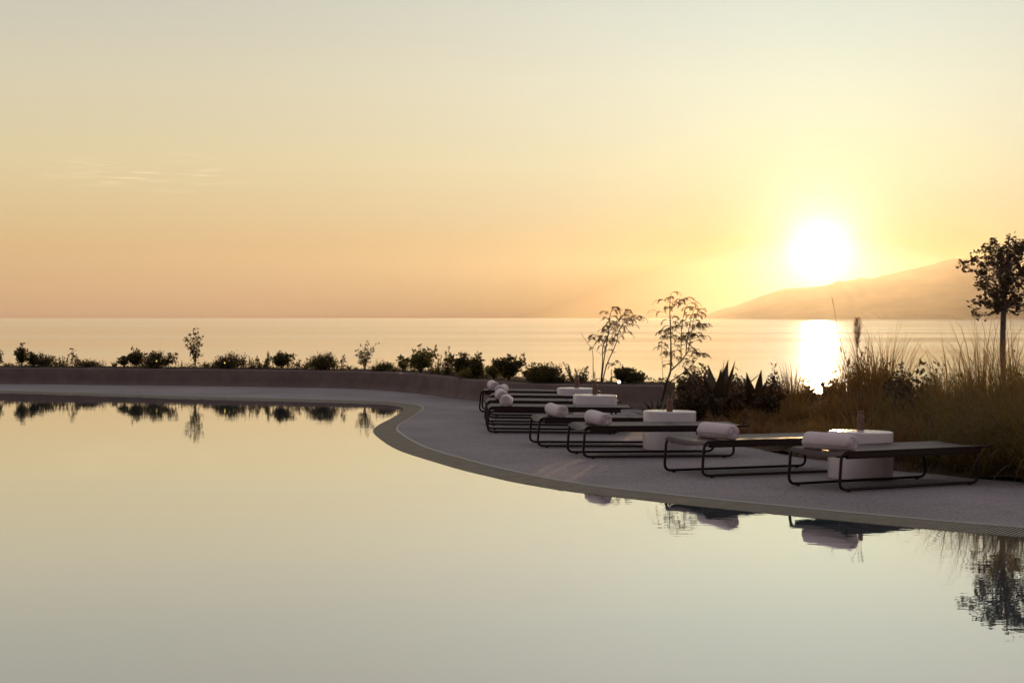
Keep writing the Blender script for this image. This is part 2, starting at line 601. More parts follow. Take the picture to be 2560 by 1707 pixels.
# ------------------------------------------------------------------ sea and hills
mb = MB()
xs = [-7800 + 780 * i for i in range(21)]
ys = [-250, 60, 300, 700, 1500, 3000, 5000, 8000, 11900]
mb.grid([[Vector((x, y, SEA_Z)) for x in xs] for y in ys])
tag(mb.build('sea', M['sea']), kind='structure')

ridge_px = [(1745, 796), (1767, 787), (1793, 776), (1834, 765), (1864, 754.8), (1895, 742), (1931, 729.3), (1961, 721.7), (2000, 719), (2036, 717), (2070, 712), (2095, 701), (2118, 702.5),
            (2146, 694.7), (2182, 695.5), (2210, 687.7), (2238, 682), (2267, 673.6), (2289, 671.5), (2309, 664.4), (2337, 658.2), (2359, 651), (2379, 648.4), (2404, 648), (2429, 649), (2470, 653),
            (2520, 660), (2580, 668), (2660, 690), (2760, 715), (2900, 745), (3080, 775), (3300, 796)]
HD = 9800.0
rp = [at_d(x, y, HD) for x, y in ridge_px]
rl = catmull(rp, 28)
rnd = random.Random(3)
mb = MB()
rows = []
jit = [rnd.gauss(0, 1.6) for _ in rl]
from mathutils import noise as mnoise
for j in range(-12, 13):
    t = j / 12
    row = []
    for i, p in enumerate(rl):
        hgt = max(0, p.z - SEA_Z)
        k = (1 - abs(t)) ** 1.15
        y = HD + t * 1300 * (.25 + .75 * min(1, hgt / 250))
        nz = mnoise.fractal(Vector((p.x * .006, y * .004, 2)), 1.0, 2.0, 4) * 26 * k * (1 - k) * 2.2
        z = SEA_Z - 2 + (hgt + 2) * k + nz + (jit[i] * min(1, hgt / 40) if j == 0 else jit[i] * .5 * k)
        row.append(Vector((p.x + t * 120 * math.sin(i * .21), y, z)))
    rows.append(row)
mb.grid(rows)
tag(mb.build('hills', M['hill'], None, True), kind='structure')

# ------------------------------------------------------------------ sun loungers
LW, LB, LT = .70, 1.76, 1.93            # width, length of the floor rails, length of the top
LZ = .36
def round_path(pts, r, closed, k=6):
    out = []
    n = len(pts)
    for i in range(n):
        if not closed and i in (0, n - 1):
            out.append(pts[i]); continue
        p, a, b_ = pts[i], pts[i - 1], pts[(i + 1) % n]
        u, w = (a - p).normalized(), (b_ - p).normalized()
        ang = u.angle(w)
        d = min(r / math.tan(ang / 2), (a - p).length * .45, (b_ - p).length * .45)
        c0, c1 = p + u * d, p + w * d
        for j in range(k + 1):
            t = j / k
            out.append(c0 * (1 - t) ** 2 + p * 2 * t * (1 - t) + c1 * t * t)
    return out

def make_lounger():
    root = empty('sun_lounger', (0, 0, 0))
    for side, y in ((0, .014), (1, LW - .014)):
        mb = MB()
        V = Vector
        loop = [V((.0, y, .022)), V((LB, y, .022)), V((LB - .055, y, LZ - .018)), V((.022, y, LZ - .018))]
        mb.tube(round_path(loop, .075, True, 7), .0140, 10, closed=True)
        mb.build('side_frame', M['tube'], root, True)
        fr = root.children[-1]
        mb = MB()                                               # deep flat rail under the edge of the sling
        x0, x1 = .085, LT - .15
        mb.grid([[V((x, y - .011, LZ - .022)), V((x, y - .013, LZ - .045)), V((x, y - .011, LZ - .068)), V((x, y + .011, LZ - .068)), V((x, y + .013, LZ - .03)), V((x, y - .011, LZ - .022))] for x in (x0, x0 + .02, x1 - .02, x1)])
        mb.build('edge_rail', M['tube'], fr)
        mb = MB()
        mb.tube([V((LB - .16, y, LZ - .018)), V((LB - .02, y, LZ - .015)), V((LT - .02, y, LZ - .006))], [.012, .011, .008], 8)
        mb.build('head_arm', M['tube'], fr, True)
        for x in (.115, LB - .12):
            mb = MB()
            mb.lathe([(.016, 0.0), (.017, .004), (.017, .011), (.012, .014)], 14, V((x, y, 0)))
            mb.build('foot_pad', M['rubber'], fr, True)
    for x, z in ((.30, LZ - .055), (LB - .35, LZ - .055)):
        mb = MB()
        mb.tube([Vector((x, .02, z)), Vector((x, LW * .5, z - .022)), Vector((x, LW - .02, z))], .010, 8)
        mb.build('cross_bar', M['tube'], root, True)
    # sling: seat panel that wraps down over the front bar, and the hinged back panel
    def panel(x0, x1, wrap, name):
        nx, ny = 26, 12
        rows_t, rows_b = [], []
        prof = []
        if wrap:
            for j in range(7):
                a = PI * .80 - (PI * .30) * j / 6
                prof.append((.075 + .078 * math.cos(a), LZ - .075 + .078 * math.sin(a), 0.75 - .30 * j / 6))
        for j in range(nx + 1):
            prof.append((x0 + (x1 - x0) * j / nx + (0 if not wrap else .085 * (1 - j / nx)), LZ + .003, .45))
        for k, (x, z, sg) in enumerate(prof):
            rt, rb = [], []
            for q in range(ny + 1):
                vv = q / ny
                s = 1 - (2 * vv - 1) ** 2
                dx = .03 * s * (sg - .45) if wrap else 0
                dz = -.042 * s * (sg if not wrap or k < 7 else .45) * (1 if wrap or True else 0)
                yy = -.003 + (LW + .006) * vv
                rt.append(Vector((x + dx, yy, z + dz)))
                rb.append(Vector((x + dx, yy, z + dz - .006)))
            rows_t.append(rt); rows_b.append(rb)
        mb = MB()
        mb.grid([r[::-1] for r in rows_t]); mb.grid(rows_b)
        # edges
        mb.grid([[a[0], b_[0]] for a, b_ in zip(rows_t, rows_b)][::-1]); mb.grid([[a[-1], b_[-1]] for a, b_ in zip(rows_t, rows_b)])
        mb.grid([rows_t[0], rows_b[0]]); mb.grid([rows_b[-1], rows_t[-1]])
        return mb.build(name, M['sling'], root, True)
    panel(.0, LT * .62, True, 'seat_sling')
    bk = panel(LT * .62 + .008, LT, False, 'back_sling')
    mb = MB()
    mb.tube([Vector((LT + .002, .0, LZ - .002)), Vector((LT + .006, LW * .25, LZ - .018)), Vector((LT + .008, LW * .5, LZ - .024)), Vector((LT + .006, LW * .75, LZ - .018)), Vector((LT + .002, LW, LZ - .002))], .008, 8)
    mb.build('end_bar', M['tube'], bk, True)
    return root

def copy_tree(o, parent=None):
    c = o.copy()
    COL.objects.link(c)
    if parent is not None: c.parent = parent
    for ch in list(o.children):
        copy_tree(ch, c)
    return c

def settle(o, dirx):
    """lay a thing on the gently falling deck: tilt it with the local surface"""
    x, y = o.location.x, o.location.y
    e = .5
    gx = (zdeck(x + e, y) - zdeck(x - e, y)) / (2 * e)
    gy = (zdeck(x, y + e) - zdeck(x, y - e)) / (2 * e)
    nrm = Vector((-gx, -gy, 1)).normalized()
    xa = Vector((math.cos(dirx), math.sin(dirx), 0))
    xa = (xa - nrm * xa.dot(nrm)).normalized()
    ya = nrm.cross(xa)
    m3 = Matrix((xa, ya, nrm)).transposed()
    o.rotation_euler = m3.to_euler()
    return m3

loungers_px = [  # near-left floor corner in the photograph, heading of the long axis
    ((2101, 1231.4), 32, 'nearest dark sling lounger, in front of the nearest white drum table'),
    ((1757, 1195.5), 27.5, 'second nearest dark lounger, its sling catching an orange sheen'),
    ((1458, 1147.0), 13.0, 'dark lounger right in front of the second nearest drum table'),
    ((1344, 1119.4), 7.5, 'dark lounger running behind the second nearest drum table'),
    ((1218, 1083.0), 2.0, 'frontmost dark lounger of the tight far cluster of four'),
    ((1214, 1063.6), 2.0, 'second dark lounger from the front of the far cluster, partly hidden'),
    ((1221, 1046.6), 0.0, 'third dark lounger from the front of the far cluster, partly hidden'),
    ((1198, 1031.6), -2.5, 'farthest dark lounger of the cluster, standing close to the low wall'),
]
protoL = make_lounger()
LOUNGE = []
for i, (pp, ang, lab) in enumerate(loungers_px):
    o = protoL if i == 0 else copy_tree(protoL)
    p = on_deck(*pp)
    a = R(ang)
    o.location = (p.x, p.y, zdeck(p.x, p.y) + .001)
    m3 = settle(o, a)
    tag(o, lab, 'sun lounger', 'sun loungers set out along the pool deck')
    LOUNGE.append((o.location.copy(), m3))

# ------------------------------------------------------------------ rolled towels
def make_towel(seed):
    rnd = random.Random(seed)
    TL, TR = .57, .079
    mb = MB()
    seg, nl = 56, 22
    ph = rnd.uniform(0, 6)
    def rad(a, s):
        # outer edge of the roll: a small step where the sheet ends, soft lumps along the length
        step = .007 * ((a + ph) % (2 * PI)) / (2 * PI)
        lump = .004 * math.sin(a * 2 + s * 5 + ph) + .0035 * math.sin(s * 9 + ph * 2 + a)
        return TR - .004 + step + lump
    def shape(a, s, r):
        x, z = math.cos(a) * r * 1.04, math.sin(a) * r
        zz = TR + z
        zz = max(zz, .002 + .004 * abs(x) / TR)
        return x, zz
    prof = [(0, .80), (.006, .90), (.016, .96), (.032, .995)]
    stations = [(s, k) for s, k in prof] + [(.06 + (TL - .12) * i / nl, 1.0) for i in range(nl + 1)] + [(TL - s, k) for s, k in reversed(prof)]
    rings = []
    for s, k in stations:
        row = []
        for j in range(seg + 1):
            a = 2 * PI * j / seg
            x, z = shape(a, s, rad(a, s) * k)
            row.append(Vector((x, s + .006 * math.sin(a * 3 + ph) * (1 if s < .03 or s > TL - .03 else 0), z)))
        rings.append(row)
    mb.grid([r[::-1] for r in rings])
    # spiral ends
    for endi, s in ((0, 0.0), (1, TL)):
        rows = []
        ringsn = 34
        for q in range(ringsn + 1):
            k = (1 - q / ringsn)
            row = []
            for j in range(seg + 1):
                a = 2 * PI * j / seg
                r = rad(a, s) * .80 * max(k, .015)
                turn = (k * 3.0 - (a + ph) / (2 * PI)) % 1.0
                groove = max(0, 1 - abs(turn - .5) / .20)
                dep = .034 * groove * (1 if q > 0 else 0) - .006 * (1 - k) - .008 * math.sin(PI * min(1, k * 1.0)) * .5
                x, z = shape(a, s, r)
                z = TR + (z - TR)
                w = .006 * math.sin(a * 3 + ph) * k
                row.append(Vector((x, (s + dep if endi == 0 else s - dep) + w, z)))
            rows.append(row)
        mb.grid(rows[::-1] if endi == 1 else rows)
    return mb

towel_px = [  # (visible centre of the roll in the photograph, extra turn)
    (0, (2072, 1105), 4, 'white rolled towel on the nearest lounger'),
    (1, (1757, 1074), -3, 'white rolled towel on the second nearest lounger'),
    (2, (1476, 1041.5), 2, 'white rolled towel on the lounger in front of the second nearest drum table'),
    (3, (1377, 1021.5), 5, 'white rolled towel on the lounger running behind the second nearest drum table'),
    (4, (1262, 995), -4, 'white rolled towel with its spiral end facing us, frontmost of the four far rolls'),
    (5, (1250, 981.5), 3, 'second white rolled towel from the front in the far cluster, half hidden'),
    (6, (1253, 970), -6, 'third white rolled towel from the front in the far cluster, half hidden'),
    (7, (1230.5, 960.5), 8, 'farthest white rolled towel, seen against the low wall'),
]
for i, (li, pp, tw, lab) in enumerate(towel_px):
    loc, m3 = LOUNGE[li]
    # intersect the view ray with the plane of the roll's axis above the sling
    nrm = m3.col[2]
    hgt = LZ - .016 + .079
    pl = loc + nrm * hgt
    d = ray(*pp); o_ = Vector((0, 0, H))
    t = (pl - o_).dot(nrm) / d.dot(nrm)
    q = o_ + d * t
    # local coordinates on the lounger, kept on its width
    loc2 = m3.transposed() @ (q - loc)
    lx, ly = max(.20, min(.75, loc2.x)), LW / 2
    base = loc + m3 @ Vector((lx, ly, LZ - .0145))
    ob = make_towel(11 + i).build('rolled_towel', M['towel'], None, True)
    rot = m3 @ Matrix.Rotation(R(tw), 3, 'Z')
    ob.rotation_euler = rot.to_euler()
    ob.location = base - rot @ Vector((0, .28, 0))
    tag(ob, lab, 'towel', 'rolled towels on the sun loungers')

# ------------------------------------------------------------------ drum tables, vases, sprigs
TRAD, THT = .313, .455
tables_px = [((2150.5, 1194.6), 'nearest white drum side table, beside the nearest lounger', 'brown vase on the nearest drum table', (2151, 1072)),
             ((1673, 1123.0), 'second nearest white drum side table, between two loungers', 'brown vase on the second nearest drum table', (1674, 1028)),
             ((1486.5, 1067), 'third white drum side table, rising behind the front of the far cluster', 'brown vase on the third drum table from the front', (1487, 984)),
             ((1442, 1043), 'farthest white drum side table, near the low wall', 'brown vase on the farthest drum table', (1438, 963))]
def make_table():
    mb = MB()
    r, h = TRAD, THT
    mb.lathe([(r - .012, 0), (r - .012, .006), (r, .008), (r, h - .012), (r - .003, h - .004), (r - .010, h), (r * .5, h + .0005), (.01, h + .0005)], 96)
    return mb.build('drum_table', M['table'], None, True)
def shade(o, ang=40):
    pass
proto_t = None
TAB = []
for i, (pp, lab, vl, vp) in enumerate(tables_px):
    if i == 0:
        proto_t = make_table(); o = proto_t
        md = o.modifiers.new('edges', 'EDGE_SPLIT'); md.split_angle = R(50)
    else:
        o = proto_t.copy(); COL.objects.link(o)
    p = on_deck(*pp)
    o.location = (p.x, p.y, zdeck(p.x, p.y) + .001)
    m3 = settle(o, 0)
    tag(o, lab, 'side table', 'white drum side tables between the loungers')
    TAB.append((o.location.copy(), m3))

def make_vase():
    mb = MB()
    prof = [(.030, 0), (.036, .003), (.0375, .012), (.0375, .122), (.0355, .134), (.029, .143), (.0245, .148), (.0235, .156), (.0235, .172), (.0275, .178), (.0285, .184), (.0265, .188), (.020, .186), (.018, .150), (.017, .145)]
    mb.lathe(prof, 40)
    return mb.build('vase', M['vase'], None, True)
def make_sprig(seed, hgt):
    rnd = random.Random(seed)
    root = empty('sprig', (0, 0, 0))
    st, lf = MB(), MB()
    for k in range(4):
        a = rnd.uniform(0, 6.28)
        lean = rnd.uniform(.25, .75)
        p = Vector((math.cos(a) * .004 + k * .003 - .005, math.sin(a) * .004, .002))
        pts = [p]
        d = Vector((math.cos(a) * lean * .25, math.sin(a) * lean * .25, 1)).normalized()
        for j in range(8):
            d = (d + Vector((math.cos(a), math.sin(a), 0)) * lean * (.10 if j > 2 else .01) + Vector((rnd.gauss(0, .06), rnd.gauss(0, .06), 0)) * (1 if j > 2 else .1)).normalized()
            p = p + d * hgt / 8 * rnd.uniform(.8, 1.15)
            pts.append(p)
        st.tube(pts, [.0016] * 5 + [.0012] * 4, 4)
        for j in range(4, 9):
            for q in range(3):
                b = rnd.uniform(0, 6.28)
                lf.quick_leaf(pts[j], Vector((math.cos(b), math.sin(b), rnd.uniform(-.1, .9))), Vector((rnd.gauss(0, 1), rnd.gauss(0, 1), 1)), rnd.uniform(.014, .028), .007)
    st.build('stem', M['bark'], root); lf.build('foliage', M['leaf_dark'], root)
    return root
proto_v = None
for i, ((loc, m3), (pp, lab, vl, vp)) in enumerate(zip(TAB, tables_px)):
    if i == 0: proto_v = make_vase(); o = proto_v
    else: o = proto_v.copy(); COL.objects.link(o)
    nrm = m3.col[2]
    pl = loc + nrm * (THT + .0005)
    d = ray(*vp); o_ = Vector((0, 0, H))
    t = (pl - o_).dot(nrm) / d.dot(nrm)
    q = m3.transposed() @ (o_ + d * t - loc)
    q.z = 0
    if q.length > TRAD - .09: q = q.normalized() * (TRAD - .09)
    base = loc + m3 @ Vector((q.x, q.y, THT + .001))
    o.location = base; o.rotation_euler = m3.to_euler()
    tag(o, vl, 'vase', 'brown vases on the drum tables')
    s = make_sprig(40 + i, [.26, .20, .16, .15][i])
    s.location = base + m3 @ Vector((0, 0, .146))
    tag(s, ['thin leafy sprig standing in the vase on the nearest drum table', 'thin leafy sprig in the vase on the second nearest drum table', 'thin leafy sprig in the vase on the third drum table', 'thin leafy sprig in the vase on the farthest drum table'][i], 'sprig', 'sprigs standing in the vases')

# ------------------------------------------------------------------ planting
def rdir(rnd, up=.3):
    a = rnd.uniform(0, 2 * PI)
    return Vector((math.cos(a), math.sin(a), rnd.uniform(-.6, 1) + up)).normalized()

def dome(name, loc, w, h, seed, leaf, lm='leaf_dark', dens=1.0, spiky=.25, stems=True):
    """dense rounded shrub: branches from one base that end on an uneven dome, leaves over their outer part"""
    rnd = random.Random(seed)
    root = empty(name, loc)
    st, lf = MB(), MB()
    nb = int(70 * dens)
    for k in range(nb):
        a = rnd.uniform(0, 2 * PI)
        el = math.asin(rnd.uniform(-.05, 1.0))
        rr = rnd.uniform(.72, 1.0) * (1 + (spiky * rnd.random() if rnd.random() < .35 else 0))
        tip = Vector((math.cos(a) * math.cos(el) * w / 2 * rr, math.sin(a) * math.cos(el) * w / 2 * rr, max(.03, (.12 + .88 * math.sin(max(0, el))) * h * rr * .93)))
        b0 = Vector((rnd.gauss(0, w * .05), rnd.gauss(0, w * .05), 0))
        mid = b0.lerp(tip, .5) + Vector((rnd.gauss(0, w * .04), rnd.gauss(0, w * .04), h * .08))
        pts = [b0, mid, tip]
        if k % 3 == 0: st.tube(pts, [.006, .004, .002], 4, False)
        ax = (tip - mid).normalized()
        for q in range(int(14 * dens) + 4):
            t = rnd.random() ** .6
            p = (mid.lerp(tip, t) if rnd.random() < .8 else b0.lerp(mid, .3 + .7 * rnd.random())) + Vector((rnd.gauss(0, leaf * .7), rnd.gauss(0, leaf * .7), rnd.gauss(0, leaf * .6)))
            d = (ax * .8 + rdir(rnd)).normalized()
            s = leaf * rnd.uniform(.6, 1.25)
            lf.quick_leaf(p, d, Vector((rnd.gauss(0, 1), rnd.gauss(0, 1), rnd.gauss(0, 1) + .6)), s, s * .5)
    st.build('stem', M['bark'], root)
    lf.build('foliage', M[lm], root)
    return root

def airy(name, loc, w, h, seed, leaf, lm='leaf_dark', nst=5, dens=1.0, lean=0.0, droop=0.0):
    """open shrub or sapling: a few forking stems, separate leaves with sky between them"""
    rnd = random.Random(seed)
    root = empty(name, loc)
    st, lf = MB(), MB()
    for k in range(nst):
        a = 2 * PI * k / nst + rnd.uniform(-.5, .5)
        top = h * (1.0 if k == 0 else rnd.uniform(.55, .92))
        rr = 0 if k == 0 else rnd.uniform(.28, .5) * w
        tip = Vector((math.cos(a) * rr + lean * top, math.sin(a) * rr, top))
        n = 7
        pts = []
        for j in range(n + 1):
            t = j / n
            pts.append(Vector((tip.x * t ** 1.4 + rnd.gauss(0, .012) * (t > 0), tip.y * t ** 1.4 + rnd.gauss(0, .012) * (t > 0), tip.z * t)))
        st.tube(pts, [.008 * (1 - .75 * j / n) * (.6 + h * .5) for j in range(n + 1)], 5, False)
        for j in range(2, n + 1):
            for q in range(2 if j < n else 1):
                b = rnd.uniform(0, 2 * PI)
                ln = w * rnd.uniform(.10, .36) * (1.15 - .5 * j / n)
                e = pts[j] + Vector((math.cos(b) * ln, math.sin(b) * ln, ln * rnd.uniform(.2, .9)))
                st.tube([pts[j], pts[j].lerp(e, .5) + Vector((0, 0, ln * .08)), e], [.003, .0022, .0015], 4, False)
                for r_ in range(int(4.2 * dens) + 1):
                    t = rnd.uniform(.25, 1.05)
                    p = pts[j].lerp(e, t)
                    d = (e - pts[j]).normalized() * .5 + rdir(rnd, .1 - droop)
                    s = leaf * rnd.uniform(.8, 1.5)
                    lf.quick_leaf(p + Vector((rnd.gauss(0, leaf * .35), rnd.gauss(0, leaf * .35), rnd.gauss(0, leaf * .35))), d, Vector((rnd.gauss(0, 1), rnd.gauss(0, 1), rnd.gauss(0, 1))), s, s * .55)
    st.build('stem', M['bark'], root)
    lf.build('foliage', M[lm], root)
    return root

def spires(name, loc, w, h, seed, n, lm='leaf_dark', thick=.03, lean=.2):
    """upright shoots closely set with short leaves"""
    rnd = random.Random(seed)
    root = empty(name, loc)
    st, lf = MB(), MB()
    for k in range(n):
        a = rnd.uniform(0, 2 * PI)
        r0 = w * .30 * math.sqrt(rnd.random())
        hh = h * (1 if k == 0 else rnd.uniform(.45, .92))
        b0 = Vector((math.cos(a) * r0, math.sin(a) * r0, 0))
        tip = b0 + Vector((math.cos(a) * w * .3 * rnd.random() + lean * rnd.uniform(-.4, .8) * hh * .5, math.sin(a) * w * .2 * rnd.random(), hh))
        m_ = b0.lerp(tip, .5) + Vector((rnd.gauss(0, .01), rnd.gauss(0, .01), 0))
        st.tube([b0, m_, tip], [.005, .004, .002], 4, False)
        for q in range(int(hh / .0045)):
            t = rnd.random()
            p = (b0.lerp(m_, t * 2) if t < .5 else m_.lerp(tip, t * 2 - 1))
            b = rnd.uniform(0, 2 * PI)
            s = thick * rnd.uniform(.7, 1.2) * (1.0 - .45 * t)
            lf.quick_leaf(p, Vector((math.cos(b), math.sin(b), rnd.uniform(.3, 1.3))), Vector((rnd.gauss(0, 1), rnd.gauss(0, 1), rnd.gauss(0, 1))), s, s * .33)
    st.build('stem', M['bark'], root)
    lf.build('foliage', M[lm], root)
    return root

def tuft(name, loc, w, h, seed, n, lm='leaf_dark', lw=.022):
    n = int(n * 1.8)
    """small clump of upright pointed leaves"""
    rnd = random.Random(seed)
    mb = MB()
    for k in range(n):
        a = rnd.uniform(0, 2 * PI)
        r0 = w * .2 * math.sqrt(rnd.random())
        ln = h * (1 if k == 0 else rnd.uniform(.55, 1.0))
        le = rnd.uniform(.1, .7) * w
        b0 = Vector((math.cos(a) * r0, math.sin(a) * r0, 0))
        pts = [b0 + Vector((math.cos(a) * le * t * t, math.sin(a) * le * t * t, ln * t)) for t in (0, .25, .5, .75, 1)]
        b = rnd.uniform(0, PI)
        mb.blade(pts, lw * rnd.uniform(.8, 1.3), Vector((math.cos(b), math.sin(b), 0)))
    o = mb.build(name, M[lm])
    o.location = loc
    return o

def soil_plant(px, wpx, topy, back=.55):
    d = wall_d(px) + TH + back
    base = at_d(px, 900, d); base.z = WT + .01
    yb = CY - F * math.tan(math.atan2(WT - H, d) + PITCH)
    hgt = (yb - topy) * d / F
    k = 1.3 + .14 * sstep(960, 1040, px)
    return base, wpx * d / F * k, max(.08, hgt) * (1.04 - .06 * sstep(960, 1040, px))

